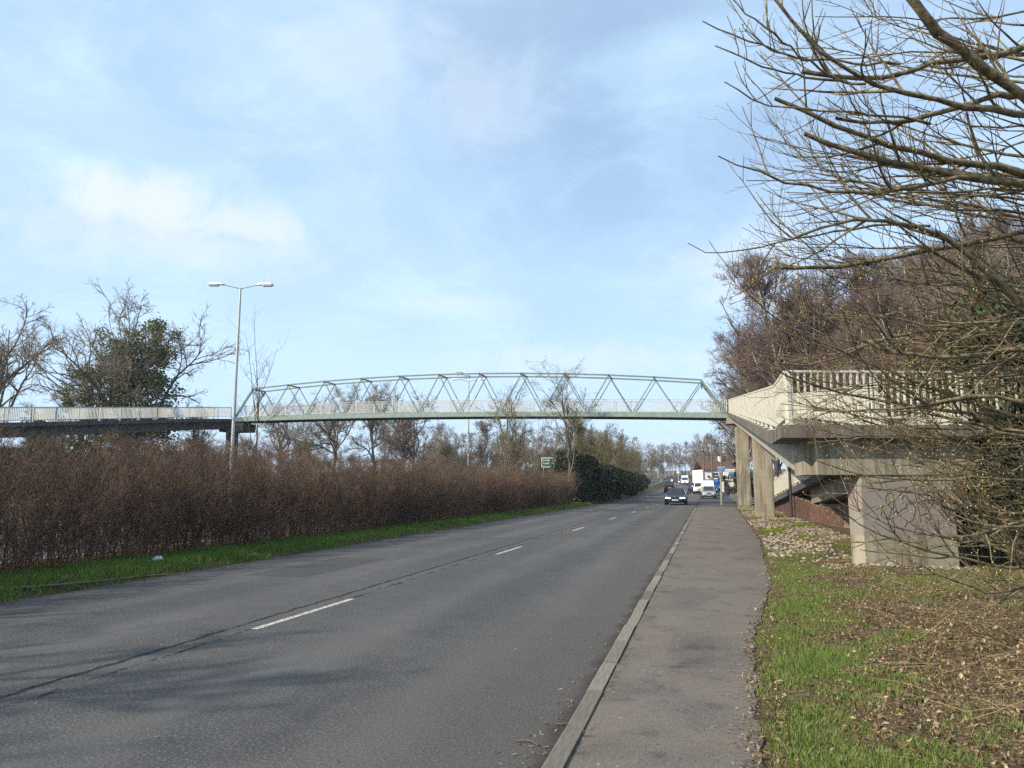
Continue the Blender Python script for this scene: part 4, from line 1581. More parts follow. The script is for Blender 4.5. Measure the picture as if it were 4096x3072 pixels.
ct.loft([[(a * math.cos(q), b * math.sin(q) + off, z) for q in np.linspace(0, 2 * math.pi, 14, endpoint=False)] for z, a, b, off in
         ((.52, .29, .24, -.01), (.75, .27, .22, 0), (1.0, .24, .18, 0), (1.2, .25, .17, 0), (1.38, .24, .15, .0), (1.45, .13, .11, .01), (1.5, .09, .09, .02))])
ct.build('coat', M_COAT, pp, smooth=True)
for sx in (-1, 1):
    sl = MB()
    sl.loft([[(sx * cx_ + r_ * math.cos(q), cy_ + r_ * math.sin(q), z) for q in np.linspace(0, 2 * math.pi, 10, endpoint=False)] for z, cx_, cy_, r_ in
             ((.88, .21, .07, .062), (1.1, .225, -.02, .072), (1.3, .21, 0, .078), (1.41, .16, 0, .06))])
    sl.build('sleeve', M_COAT, pp, smooth=True)
hd = MB()
hd.loft([[(r_ * math.cos(q), r_ * 1.1 * math.sin(q) + oy, z) for q in np.linspace(0, 2 * math.pi, 12, endpoint=False)] for z, r_, oy in
         ((1.46, .11, -.02), (1.56, .115, -.005), (1.66, .112, 0), (1.73, .085, 0), (1.765, .03, 0))])
hd.build('hood', M_COAT, pp, smooth=True)

# ================================================================== TREES
OAK = (M_BARK_OAK, M_TWIG_OAK)
PUR = (M_BARK_BIRCH, M_TWIG_PURPLE)
OLI = (M_BARK_OAK, M_TWIG_OLIVE)
for i in range(3):
    tree_mesh('oak%d' % i, OAK, seed=20 + i, H=18, tl=0.66, spread=0.92, r=0.34, limbs=12, n2=10, n3=10, n4=8, wig=0.22, ang=(0.45, 1.15), up=0.06, twig_r=0.020, bole=0.30, wob=0.07, f2=0.48)
for i in range(2):
    tree_mesh('birch%d' % i, PUR, seed=40 + i, H=17, tl=0.9, spread=0.42, r=0.17, limbs=30, n2=9, n3=9, n4=6, wig=0.12, ang=(0.35, 0.9), up=0.05, twig_r=0.018, bole=0.15, lift=0.25, f2=0.5)
tree_mesh('ash0', OAK, seed=61, H=18, tl=0.72, spread=0.68, r=0.30, limbs=15, n2=9, n3=8, n4=6, wig=0.16, ang=(0.4, 0.8), up=0.10, twig_r=0.014, bole=0.2, lift=0.2)
for i in range(2):
    tree_mesh('olive%d' % i, OLI, seed=70 + i, H=10, tl=0.72, spread=0.62, r=0.12, limbs=16, n2=8, n3=7, n4=5, wig=0.14, ang=(0.3, 0.8), up=0.10, twig_r=0.012, bole=0.12, lift=0.35)
for i in range(2):
    tree_mesh('far%d' % i, PUR if i else OAK, seed=80 + i, H=15, tl=0.75, spread=0.62, r=0.22, limbs=14, n2=9, n3=8, n4=5, wig=0.18, ang=(0.4, 1.0), up=0.06, twig_r=0.035, bole=0.15, lift=0.2)
tree_mesh('shrub0', OLI, seed=90, H=4.0, spread=0.6, r=0.06, limbs=22, n2=8, n3=7, n4=4, wig=0.14, ang=(0.3, 0.9), up=0.08, twig_r=0.008, bole=0.02, lift=0.5)


def ivy_mesh(key, seed, n, tr, cr_pts=None, size=(0.18, 0.34), reach=1.0, zmax=99.0, fat=0.75):
    """ivy that follows the trunk and the lower limbs of a tree"""
    rng = np.random.default_rng(seed)
    pts = []
    for (P, Rd, s), w in ((tr[0], 5), (tr[1], 1)):
        for k in range(w):
            m = P.shape[1]
            ii = np.linspace(0, (m - 1) * (0.97 if P is tr[0][0] else 0.55), 26)
            lo = np.minimum(ii.astype(int), m - 2)
            fr_ = (ii - lo)[None, :, None]
            q = P[:, lo] * (1 - fr_) + P[:, lo + 1] * fr_
            pts.append(q.reshape(-1, 3))
    pts = np.concatenate(pts)
    pts = pts[pts[:, 2] < zmax]
    cent = pts[rng.integers(0, len(pts), 260)] + rng.normal(0, 0.35 * reach, (260, 3))
    rad = rng.uniform(0.45, 1.0, 260) * fat
    C = clump_points(rng, n, cent, rad, 0.4)
    v, f = leaf_cloud(rng, C, rng.uniform(size[0], size[1], n), 1.2, 0.3)
    me = np_mesh(key, v, f, 4, leaf_cols(rng, n, [(0.085, 0.112, 0.030), (0.115, 0.140, 0.040), (0.150, 0.152, 0.052), (0.055, 0.072, 0.024), (0.125, 0.105, 0.056)], 0.3))
    me.materials.append(M_IVY)
    return me


# far left and behind the left ramp
place_tree('bare_tree', 'ash0', 'tall bare tree cut off by the left edge of the picture', spot(-4, 62), 0.98, 0.4)
tree_mesh('oak_round', OAK, seed=143, H=18, tl=0.62, spread=1.0, r=0.32, limbs=17, n2=10, n3=8, n4=5, wig=0.17, ang=(0.3, 1.35), up=0.035, twig_r=0.015, bole=0.26, wob=0.06, f2=0.48)
t = place_tree('ivy_oak', 'oak_round', 'large bare oak with its trunk and limbs smothered in dark ivy', spot(130, 78), 1.26, YAW)
ri = np.random.default_rng(55)
lob = []
for x0, x1, z0_, z1_, m_ in ((-3.4, -0.8, 5.0, 14.0, 60), (-0.6, 1.9, 5.0, 15.2, 75), (1.6, 3.4, 6.0, 14.8, 45), (-4.8, 3.6, 2.0, 7.0, 70), (-5.6, -4.6, 8.0, 11.5, 8)):
    lob.append(np.column_stack([ri.uniform(x0, x1, m_), ri.uniform(-2.2, 1.8, m_), ri.uniform(z0_, z1_, m_)]))
lob = np.concatenate(lob) * np.array([0.84, 1, 1])
rl = ri.uniform(0.4, 0.95, len(lob))
ni = 40000
C = clump_points(ri, ni, lob, rl, 0.25) + ri.normal(0, 0.2, (ni, 3))
v, f = leaf_cloud(ri, C, ri.uniform(0.10, 0.21, ni), 1.2, 0.4)
im = np_mesh('ivy_big', v, f, 4, leaf_cols(ri, ni, [(0.095, 0.125, 0.032), (0.13, 0.155, 0.042), (0.165, 0.165, 0.055), (0.062, 0.082, 0.025), (0.13, 0.11, 0.056)], 0.3))
ivy = link('ivy', im, M_IVY, t)
t = place_tree('ivy_tree', 'olive0', 'small ivy covered tree left of the big ivy oak', spot(40, 74), 1.05, 1.0)
link('ivy', ivy_mesh('ivy_small', 6, 5000, TREE_MESH['olive0'][2], size=(0.16, 0.26), fat=0.75), None, t)
place_tree('ivy_tree', 'olive1', 'small crooked ivy clad tree between the ivy oak and the lamp post', spot(196, 84), 1.15, 2.0)
link('ivy', ivy_mesh('ivy_small2', 7, 2500, TREE_MESH['olive1'][2], size=(0.16, 0.26), fat=0.5, zmax=5), None, bpy.data.objects[-1] if False else [o for o in COL.objects if o.name.startswith('ivy_tree')][-1])
place_tree('bare_tree', 'olive0', 'thin bare tree close left of the ivy oak trunk', spot(80, 80), 1.7, 4.0)
place_tree('bare_tree', 'ash0', 'bare tree far behind the left ramp, left of the ivy oak', spot(60, 120), 0.7, 3.0)
# behind the footbridge
place_tree('oak_tree', 'oak1', 'spreading bare oak behind the truss, third panel from its left end', spot(332, 128), 1.02, 0.3)
place_tree('oak_tree', 'oak2', 'broad bare oak behind the truss with a heavy crooked limb', spot(378, 130), 1.10, 1.2)
place_tree('oak_tree', 'oak0', 'bare oak at the right end of the oak row behind the truss', spot(412, 138), 1.10, 5.0)
place_tree('oak_tree', 'oak1', 'pale bare oak behind the left end of the truss', spot(285, 140), 0.95, 3.3)
place_tree('oak_tree', 'oak2', 'small round bare oak standing alone far beyond the hedge', spot(446, 205), 0.72, 2.2)
place_tree('birch_tree', 'birch0', 'slender white trunked birch at the right of the oak row', spot(405, 104), 0.72, 0.5)
place_tree('birch_tree', 'birch1', 'purple twigged birch just right of the far lamp post', spot(488, 150), 0.80, 0.0)
place_tree('birch_tree', 'birch0', 'purple twigged birch left of the first hedge sapling clump', spot(515, 170), 0.78, 2.0)
rv = random.Random(21)
for k, px in enumerate((225, 250, 268, 290, 305, 325, 352, 372, 395, 420, 452, 470)):
    place_tree('thicket_shrub', 'shrub0', 'bare shrub in the thicket behind the brown hedge, %s from the lamp post' % ORD[k], spot(px, rv.uniform(88, 112)), rv.uniform(1.0, 1.7), rv.uniform(0, 6), 'thicket shrubs behind the hedge')
for k in range(46):
    px = 425 + 4.6 * k + rv.uniform(-6, 6)
    place_tree('distant_tree', 'far%d' % (k % 2), 'bare tree in the distant wood beyond the dual carriageway', spot(px, rv.uniform(230, 330)), rv.uniform(1.0, 1.4), rv.uniform(0, 6), 'distant wood beyond the dual carriageway')
for k in range(14):
    px = 180 + 20 * k + rv.uniform(-6, 6)
    place_tree('distant_tree', 'far%d' % (k % 2), 'bare tree in the distant wood beyond the dual carriageway', spot(px, rv.uniform(190, 260)), rv.uniform(0.8, 1.15), rv.uniform(0, 6), 'distant wood beyond the dual carriageway')
for k in range(34):
    px = 425 + 6.3 * k + rv.uniform(-4, 4)
    place_tree('distant_shrub', 'shrub0', 'bare shrub filling the foot of the distant wood', spot(px, rv.uniform(175, 250)), rv.uniform(1.7, 2.6), rv.uniform(0, 6), 'shrubs at the foot of the distant wood')
for k in range(22):
    px = -10 + 15.5 * k + rv.uniform(-5, 5)
    place_tree('distant_shrub', 'shrub0', 'bare shrub in the scrub behind the far left ramp and lamp post', spot(px, rv.uniform(92, 130)), rv.uniform(1.3, 2.1), rv.uniform(0, 6), 'scrub behind the left ramp')
# trees of the hedge line
tree_mesh('whip0', (M_MAPLE_T, M_MAPLE_T), seed=101, H=5.4, spread=0.8, r=0.035, limbs=7, n2=4, n3=3, n4=1, wig=0.05, ang=(0.12, 0.5), up=0.05, twig_r=0.004, bole=0.0, lift=0.5)
tree_mesh('multi0', (M_BARK_OAK, M_TWIG_OLIVE), seed=104, H=9.5, spread=0.72, r=0.10, limbs=9, n2=8, n3=6, n4=4, wig=0.10, ang=(0.12, 0.5), up=0.06, twig_r=0.009, bole=0.02, lift=0.3)
place_tree('sapling', 'whip0', 'tall multi stemmed sapling rising from the hedge beside the lamp post', (-11.9, 17.5), 1.0, 1.0)
place_tree('sapling', 'multi0', 'bare multi stemmed sapling in the hedge right of the far lamp post', (-11.9, 43.0), 0.78, 0.5)
place_tree('sapling', 'multi0', 'bare multi stemmed sapling left of the green direction sign', (-11.9, 47.6), 0.72, 3.5)
place_tree('sapling', 'whip0', 'thin bare sapling in the hedge in front of the green direction sign', (-12.0, 52.0), 1.2, 2.0)
place_tree('hedgerow_tree', 'multi0', 'tall bare multi stemmed tree overtopping the truss at the hedge end', (-11.0, 60.6), 1.22, 1.4)
place_tree('hedgerow_tree', 'multi0', 'second stem cluster close behind the tall hedge end tree', (-12.2, 66.5), 0.95, 4.4)
for k, (x, y, s) in enumerate(((-12.0, 74, 0.95), (-13.5, 82, 1.0), (-12.5, 90, 0.95), (-13.0, 99, 0.9), (-12.6, 108, 0.85), (-13.2, 118, 0.85), (-12.8, 128, 0.8), (-14.0, 140, 0.85), (-14.5, 152, 0.85), (-15.5, 165, 0.9), (-16.5, 178, 0.9), (-17.5, 192, 0.95), (-18, 208, 0.95), (-21, 160, 1.2), (-22, 190, 1.2), (-23, 225, 1.2))):
    place_tree('hedgerow_tree', 'olive%d' % (k % 2), 'olive twigged tree above the evergreen bushes, %s from the hedge end' % ORD[k], (x, y), s, k * 1.7, 'olive twigged hedgerow trees')
# right of the far road
place_tree('roadside_tree', 'oak2', 'bare tree with rusty trunk behind the bus stop, beside the far column', spot(750, 98), 0.72, 0.6)
for k, (px, d, s) in enumerate(((700, 190, 0.8), (708, 178, 0.85), (716, 165, 0.85), (726, 155, 0.9), (735, 145, 0.95), (744, 150, 1.0), (698, 235, 0.95), (694, 290, 1.0), (700, 300, 1.1), (689, 330, 0.95), (684, 345, 0.9), (679, 350, 0.95), (674, 345, 0.9), (668, 340, 0.95), (663, 320, 0.95), (657, 300, 0.95), (651, 280, 0.95), (646, 265, 0.9), (654, 250, 0.75), (660, 235, 0.62), (649, 235, 0.75), (691, 370, 1.1), (681, 380, 1.1), (671, 375, 1.1), (661, 370, 1.1), (706, 250, 1.1), (713, 230, 1.1))):
    place_tree('roadside_tree', 'far%d' % (k % 2), 'bare tree closing the view at the far end of the road', spot(px, d), s, k * 1.3, 'trees at the far end of the road')
for k, (px, d, s, key) in enumerate(((772, 74, 1.0, 'oak1'), (800, 66, 1.12, 'oak0'), (835, 72, 1.25, 'birch1'), (868, 62, 1.18, 'birch0'), (760, 92, 1.0, 'birch0'), (900, 58, 1.22, 'birch1'),
                                     (930, 66, 1.4, 'birch0'), (965, 60, 1.35, 'birch1'), (1000, 56, 1.3, 'birch0'), (1030, 62, 1.4, 'birch1'), (885, 84, 1.5, 'birch1'), (950, 88, 1.6, 'birch0'),
                                     (820, 95, 1.3, 'birch0'), (852, 50, 0.8, 'birch0'), (915, 46, 0.85, 'birch1'), (990, 44, 0.9, 'birch0'), (1015, 80, 1.6, 'birch1'), (785, 110, 1.1, 'birch1'), (1050, 70, 1.5, 'birch0'),
                                     (945, 42, 0.7, 'birch0'), (875, 40, 0.6, 'birch1'), (905, 100, 1.7, 'birch1'), (975, 100, 1.8, 'birch0'), (860, 105, 1.6, 'birch1'), (815, 78, 1.05, 'birch0'), (848, 88, 1.45, 'birch1'), (780, 88, 1.0, 'birch0'), (925, 78, 1.5, 'birch1'),
                                     (955, 74, 1.5, 'birch0'), (985, 70, 1.5, 'birch1'), (1010, 66, 1.45, 'birch0'), (880, 72, 1.3, 'birch0'), (840, 120, 1.6, 'birch0'), (895, 125, 1.9, 'birch1'), (940, 120, 2.0, 'birch0'), (1005, 110, 2.0, 'birch1'), (748, 84, 1.1, 'birch1'), (772, 66, 1.1, 'birch0'), (792, 60, 1.25, 'birch1'), (818, 62, 1.3, 'birch0'))):
    if key.startswith('oak'):
        place_tree('oak_tree', key, 'bare oak above the far end of the concrete ramp, %s' % ('left edge of the wood' if k == 0 else 'just right of the wood edge'), spot(px, d), s, k * 2.1)
    else:
        place_tree('birch_tree', key, 'bare purple twigged birch in the wood behind the concrete ramp', spot(px, d), s, k * 2.1, 'birches of the wood behind the ramp')

# ------------------------------------------------------------------ evergreens


def ever_mesh(key, seed, n, dims, nclump, size, pal, z0=0.15):
    rng = np.random.default_rng(seed)
    cent = np.column_stack([rng.uniform(-1, 1, nclump) * dims[0] / 2, rng.uniform(-1, 1, nclump) * dims[1] / 2, rng.uniform(z0, 1, nclump) * dims[2]])
    keep = (cent[:, 0] / dims[0] * 2) ** 2 + (cent[:, 1] / dims[1] * 2) ** 2 + (np.maximum(cent[:, 2] / dims[2] - 0.5, 0) * 1.6) ** 2 < 1.15
    cent = cent[keep]
    rad = rng.uniform(0.35, 0.85, len(cent)) * min(dims) * 0.28
    C = clump_points(rng, n, cent, rad, 0.45)
    C[:, 2] = np.maximum(C[:, 2], 0.02)
    v, f = leaf_cloud(rng, C, rng.uniform(size[0], size[1], n), 1.5, 0.2)
    me = np_mesh(key, v, f, 4, leaf_cols(rng, n, pal, 0.3))
    me.materials.append(M_EVER)
    st = []
    P0, R0 = grow(rng, np.column_stack([rng.normal(0, dims[0] * .15, 5), rng.normal(0, dims[1] * .15, 5), np.full(5, -0.1)]), rng.normal(0, .25, (5, 3)) + np.array([0, 0, 1]), np.full(5, dims[2] * .85), 6, 0.05, 0.1, np.full(5, .06), np.full(5, .015))
    P1, R1 = sprout(rng, P0, R0, 8, .15, 1, (.4, 1), .4, .3, 4, .1, .05, .15, .04, .008)
    sm = tubes_mesh(key + '_stems', [(P0, R0, 5), (P1, R1, 3)])
    sm.materials.append(M_BARK_OAK)
    TREE_MESH[key] = (sm, me)


DARKPAL = [(0.018, 0.030, 0.011), (0.026, 0.042, 0.013), (0.038, 0.052, 0.016), (0.014, 0.022, 0.010), (0.050, 0.050, 0.022)]
ever_mesh('holly0', 31, 13000, (4.2, 9.0, 3.9), 110, (0.12, 0.22), DARKPAL)
ever_mesh('holly1', 32, 13000, (4.0, 9.0, 3.6), 110, (0.12, 0.22), DARKPAL)


def place_ever(key, label, xy, s, rz, group=None, name='evergreen_bush', z=None):
    t = thing(name, label, 'bush', (xy[0], xy[1], (ground_z(xy[1]) if z is None else z)), rz, group)
    t.scale = s if isinstance(s, tuple) else (s, s, s)
    a, b = TREE_MESH[key]
    link('stems', a, None, t)
    link('foliage', b, None, t)
    return t


place_ever('holly0', 'lighter evergreen bush at the end of the brown hedge', (-11.9, 66.5), (0.75, 0.55, 1.15), 0.0)
for k, (x, y, s) in enumerate(((-11.7, 72, 1.08), (-11.9, 79, 1.0), (-12.0, 88, 0.98), (-12.2, 97, 0.92), (-12.4, 106, 0.9), (-12.6, 115, 0.85), (-12.9, 124, 0.8), (-13.6, 133, 0.75), (-14.4, 143, 0.62), (-15.2, 154, 0.55))):
    place_ever('holly%d' % (k % 2), 'dark evergreen bush along the left kerb, %s behind the hedge end' % ORD[k], (x, y), s, 0.2 * k + (math.pi if k % 3 else 0), 'evergreen bushes along the left kerb')
for k, px in enumerate((8, 48, 92, 150, 190, 222)):
    place_ever('holly%d' % (k % 2), 'dark evergreen bush in the shade under the far left ramp, %s from the left' % ORD[k], spot(px, 70 + 3 * (k % 2)), (1.3, 1.0, 1.25), 1.3 + 0.3 * k, 'evergreen bushes under the left ramp')
# evergreens behind the landing on the right
ever_mesh('laurel0', 33, 16000, (3.6, 3.6, 4.6), 90, (0.07, 0.15), [(0.020, 0.034, 0.012), (0.030, 0.050, 0.014), (0.045, 0.066, 0.018), (0.016, 0.024, 0.010), (0.055, 0.060, 0.02)])
for k, (px, d, s, lb) in enumerate(((985, 21.5, (1, 1, 0.85), 'dark evergreen shrub just right of the wide pier'), (1035, 20, (1.1, 1, 1.2), 'dark evergreen shrub at the right edge behind the maple branches'),
                                    (1012, 16.5, (0.9, 0.9, 0.95), 'dark evergreen shrub filling the right edge beside the landing railing'), (1050, 14.5, (0.9, 0.9, 1.15), 'dark evergreen shrub just outside the right edge below the maple'),
                                    (948, 30, (1.1, 1, 0.7), 'low evergreen shrub seen under the landing beyond the pier'))):
    place_ever('laurel0', lb, spot(px, d), s, k * 1.3)
t = place_tree('ivy_tree', 'ash0', 'ivy clad tree rising behind the landing at the right edge', spot(1000, 27), 0.70, 0.7, z=0)
link('ivy', ivy_mesh('ivy_right', 9, 13000, TREE_MESH['ash0'][2], size=(0.12, 0.24), zmax=14, reach=1.3, fat=1.0), None, t)
t = place_tree('ivy_tree', 'ash0', 'ivy clad tree in the wood just outside the right edge', spot(1065, 24), 0.66, 3.7, z=0)
link('ivy', bpy.data.meshes['ivy_right'], None, t)
# yellow-green garden shrub by the house, dark conifer beside the bus stop
ever_mesh('forsythia', 35, 1800, (2.2, 1.6, 1.4), 30, (0.10, 0.18), [(0.22, 0.24, 0.02), (0.30, 0.30, 0.03), (0.14, 0.18, 0.02)])
place_ever('forsythia', 'yellow green garden shrub in front of the white house', (spot(706.5, 121)), 1.0, 0.0, name='garden_shrub')
ever_mesh('conifer', 36, 5000, (2.4, 2.4, 4.6), 60, (0.10, 0.2), DARKPAL)
place_ever('conifer', 'dark conifer hedge plant right behind the walking person', spot(741, 97), 1.0, 0.0, name='conifer')
place_ever('conifer', 'dark conifer between the bright blue van and the bus stop', spot(722.5, 116), (0.7, 0.7, 0.62), 1.0, name='conifer')

# ================================================================== BROWN HEDGE
hedge = thing('hedge', 'long leafless brown hedge between the two roads', 'hedge', (-12.1, 35, 0))
SEC = 6.0


def hedge_mesh(key, seed, ns=175, n1=12, n2=7, rt=0.0048):
    rng = np.random.default_rng(seed)
    base = np.column_stack([rng.uniform(-0.8, 0.8, ns), rng.uniform(0, SEC, ns), np.full(ns, -0.05)])
    d = np.column_stack([base[:, 0] * 0.25 + rng.normal(0, 0.13, ns), rng.normal(0, 0.16, ns), np.ones(ns)])
    P0, R0 = grow(rng, base, d, rng.uniform(1.7, 2.75, ns) * (1 + 0.04 * np.sin(base[:, 1] * 2.1 + seed)), 6, 0.03, 0.08, rng.uniform(0.008, 0.018, ns), np.full(ns, 0.004))
    P1, R1 = sprout(rng, P0, R0, n1, 0.08, 1.0, (0.35, 1.0), 0.34, 0.35, 4, 0.15, 0.05, 0.16, 0.012, rt)
    P2, R2 = sprout(rng, P1, R1, n2, 0.15, 1.0, (0.35, 1.0), 0.45, 0.25, 3, 0.12, 0.03, 0.15, 0.02, rt * 0.7, 0.14)
    nu = 190
    bu = np.column_stack([rng.uniform(-0.75, 0.75, nu), rng.uniform(0, SEC, nu), np.full(nu, -0.05)])
    PU, RU = grow(rng, bu, rng.normal(0, 0.45, (nu, 3)) + np.array([0, 0, 1]), rng.uniform(0.5, 1.2, nu), 5, 0.0, 0.15, rng.uniform(0.004, 0.009, nu), np.full(nu, 0.003))
    PV, RV = sprout(rng, PU, RU, 9, 0.05, 1.0, (0.4, 1.2), 0.5, 0.3, 4, 0.0, 0.02, 0.2, 0.012, rt)
    for P in (P0, P1, P2):
        P[:, :, 2] = np.where(P[:, :, 2] > 2.35, 2.35 + (P[:, :, 2] - 2.35) * 0.4, P[:, :, 2])
    me = tubes_mesh(key, [(P0, R0, 4), (P1, R1, 3), (P2, R2, 3), (PU, RU, 3), (PV, RV, 3)])
    me.materials.append(M_HEDGE)
    return me


hm = [hedge_mesh('hedge_plants', 200 + i) for i in range(2)]
for i in range(12):
    y0 = -2 + i * SEC * 0.97
    if y0 > 60:
        break
    o = link('hedge_plants', hm[i % 2], None, hedge)
    o.location = Vector((-12.0 + 0.12 * math.sin(i * 2.1), y0, ground_z(y0) + 0.05)) - hedge.location
    o.scale = (-1 if i % 2 else 1, 1, 1.05 + 0.02 * math.sin(i * 2.7))
    tag(o, kind='stuff')

# ================================================================== FOREGROUND MAPLE
maple = thing('maple_tree', 'bare maple with budding twigs reaching over the pavement from the right', 'tree', (4.9, 8.2, 0))
rng = np.random.default_rng(77)


def resample(pts, k):
    pts = np.array(pts, float)
    d = np.r_[0, np.cumsum(np.linalg.norm(np.diff(pts, axis=0), axis=1))]
    t = np.linspace(0, d[-1], k)
    q = np.column_stack([np.interp(t, d, pts[:, j]) for j in range(3)])
    for _ in range(2):
        q[1:-1] = 0.25 * q[:-2] + 0.5 * q[1:-1] + 0.25 * q[2:]
    return q


# stems of the tree itself, standing just outside the picture
stems = []
for k, (bx, by, tx, ty, hh) in enumerate(((4.9, 8.2, 4.4, 8.0, 7.5), (5.1, 8.5, 6.0, 9.5, 7.0), (4.7, 8.5, 3.9, 9.4, 6.5), (5.1, 8.0, 5.6, 6.8, 6.0))):
    stems.append(resample([(bx, by, -0.2), (bx * .8 + tx * .2, by * .8 + ty * .2, hh * .2), ((bx + tx) / 2, (by + ty) / 2, hh * .55), (tx, ty, hh)], 12))
PS = np.stack(stems)
RS = np.linspace(0.13, 0.03, 12)[None, :] * np.array([1, .85, .8, .8])[:, None]

limbs = [  # (pixel x, pixel y, depth) along each limb, radius at its start and end
    ([(1130, 190, 6.6), (1024, 98, 6.3), (956, 47, 6.1), (911, 9, 6.0), (890, -40, 5.9)], .052, .034),
    ([(1120, 130, 6.5), (1024, 111, 6.2), (964, 108, 6.0), (896, 89, 5.8), (866, 83, 5.8), (836, 74, 5.7), (798, 30, 5.6), (772, -8, 5.6)], .034, .011),
    ([(1090, 10, 6.8), (1015, 53, 6.5), (1001, 59, 6.5), (964, 54, 6.4), (918, 69, 6.3), (881, 78, 6.2), (851, 84, 6.2), (833, 78, 6.2), (804, 71, 6.2)], .032, .017),
    ([(1024, 92, 6.5), (1001, 96, 6.4), (956, 108, 6.3), (911, 122, 6.2), (873, 125, 6.1), (834, 116, 6.0)], .028, .014),
    ([(1130, 205, 7.2), (1024, 170, 7.0), (986, 167, 6.9), (941, 160, 6.8), (896, 148, 6.7), (851, 134, 6.6), (813, 115, 6.5), (775, 99, 6.5)], .045, .015),
    ([(1130, 215, 6.8), (1024, 182, 6.6), (986, 179, 6.6), (926, 172, 6.5), (881, 158, 6.4), (836, 148, 6.4), (804, 133, 6.4)], .05, .02),
    ([(1000, 177, 6.6), (949, 176, 6.5), (911, 190, 6.4), (866, 196, 6.3), (828, 191, 6.3), (783, 182, 6.2), (741, 167, 6.2), (717, 157, 6.1)], .028, .005),
    ([(866, 84, 6.1), (830, 81, 6.1), (790, 75, 6.0), (753, 63, 5.9), (717, 45, 5.9)], .012, .005),
    ([(850, 84, 6.1), (830, 78, 6.1), (793, 50, 6.0), (766, 29, 5.9), (728, -4, 5.9)], .011, .005),
    ([(900, 64, 6.1), (836, 62, 6.1), (790, 57, 6.0), (748, 39, 5.9), (701, 20, 5.9)], .011, .005),
    ([(930, 124, 6.2), (888, 115, 6.1), (824, 112, 6.0), (768, 107, 6.0), (745, 96, 6.0), (723, 80, 6.0)], .012, .005),
    ([(1140, 420, 7.4), (1024, 308, 7.2), (985, 268, 7.1), (957, 243, 7.0), (939, 223, 7.0), (925, 226, 6.9), (886, 223, 6.8), (860, 215, 6.7), (820, 222, 6.6), (790, 240, 6.5)], .052, .010),
    ([(1060, 225, 7.6), (960, 245, 7.5), (875, 261, 7.3), (838, 267, 7.2), (811, 269, 7.1), (771, 267, 7.0)], .030, .018),
    ([(774, 268, 7.0), (767, 273, 7.0), (747, 289, 7.0), (745, 300, 7.0)], .010, .005),
    ([(930, 226, 7.0), (847, 226, 6.9), (793, 239, 6.8), (752, 246, 6.7), (729, 256, 6.7), (714, 258, 6.6), (703, 254, 6.6), (688, 242, 6.6)], .014, .004),
    ([(1060, 430, 7.8), (940, 392, 7.6), (875, 366, 7.4), (838, 350, 7.3), (797, 333, 7.2), (754, 310, 7.1), (747, 292, 7.1)], .024, .006),
    ([(1060, 420, 8.2), (950, 412, 8.0), (862, 399, 7.8), (820, 388, 7.7), (786, 376, 7.6), (752, 361, 7.5), (733, 342, 7.4), (727, 318, 7.4)], .024, .005),
    ([(1060, 300, 8.0), (960, 330, 7.8), (880, 335, 7.7), (820, 372, 7.6), (770, 368, 7.5), (735, 345, 7.4), (718, 300, 7.4)], .020, .004),
    ([(1130, 440, 7.0), (1024, 400, 6.8), (975, 392, 6.7), (930, 405, 6.7), (890, 415, 6.6), (850, 408, 6.6), (812, 412, 6.6)], .032, .006),
    ([(1130, 360, 7.0), (1024, 345, 6.9), (950, 362, 6.8), (905, 355, 6.8), (860, 345, 6.7), (820, 315, 6.7)], .034, .008),
    ([(1120, 500, 7.2), (1024, 517, 7.0), (998, 533, 6.9), (981, 535, 6.9), (947, 525, 6.8), (933, 499, 6.8), (924, 470, 6.8)], .020, .007),
    ([(1110, 520, 7.3), (1024, 515, 7.1), (981, 511, 7.0), (939, 500, 6.9), (905, 487, 6.9), (870, 488, 6.8)], .020, .006),
    ([(1110, 560, 7.3), (1013, 570, 7.0), (954, 558, 6.8), (922, 547, 6.7), (888, 542, 6.7), (863, 526, 6.6), (837, 508, 6.6)], .018, .005),
    ([(1110, 470, 7.6), (1030, 480, 7.4), (960, 478, 7.3), (900, 482, 7.2), (850, 474, 7.1), (800, 455, 7.0)], .018, .005),
    ([(1110, 540, 7.6), (1020, 545, 7.4), (960, 540, 7.2), (915, 535, 7.1), (880, 522, 7.0), (850, 505, 7.0)], .016, .004),
]
K = 14
PL = np.stack([resample([unproj(*p) for p in l[0]], K) for l in limbs])
RL = np.stack([np.linspace(l[1], l[2], K) for l in limbs])
# more sweeping limbs between the drawn ones
ax_, bx_ = [], []
for k in range(92):
    y0 = rng.uniform(170, 590) if k % 3 else rng.uniform(200, 560)
    if k >= 78:
        y0 = rng.uniform(-30, 190)
    d0 = rng.uniform(6.8, 10.0)
    x1 = rng.uniform(745, 960) if y0 < 450 else rng.uniform(850, 990)
    y1 = y0 + rng.uniform(-70, 30)
    sag = rng.uniform(-5, 45) * (1 if y0 > 280 else 0.4)
    d1 = d0 + rng.uniform(-1.0, 0.8)
    pts = []
    for t in np.linspace(0, 1, 6):
        px = 1110 + (x1 - 1110) * t
        py = y0 + (y1 - y0) * t + sag * math.sin(math.pi * t) + rng.normal(0, 5)
        pts.append(unproj(px, py, d0 + (d1 - d0) * t))
    ax_.append(resample(pts, K))
    r = rng.uniform(0.010, 0.024)
    bx_.append(np.linspace(r, 0.004, K))
PA, RA = np.stack(ax_), np.stack(bx_)
PL[:, 1:] += rng.normal(0, 0.009, PL[:, 1:].shape)
PA[:, 1:] += rng.normal(0, 0.012, PA[:, 1:].shape)
RL *= rng.uniform(0.86, 1.16, RL.shape)
ALLP, ALLR = np.concatenate([PL, PA]), np.concatenate([RL, RA])
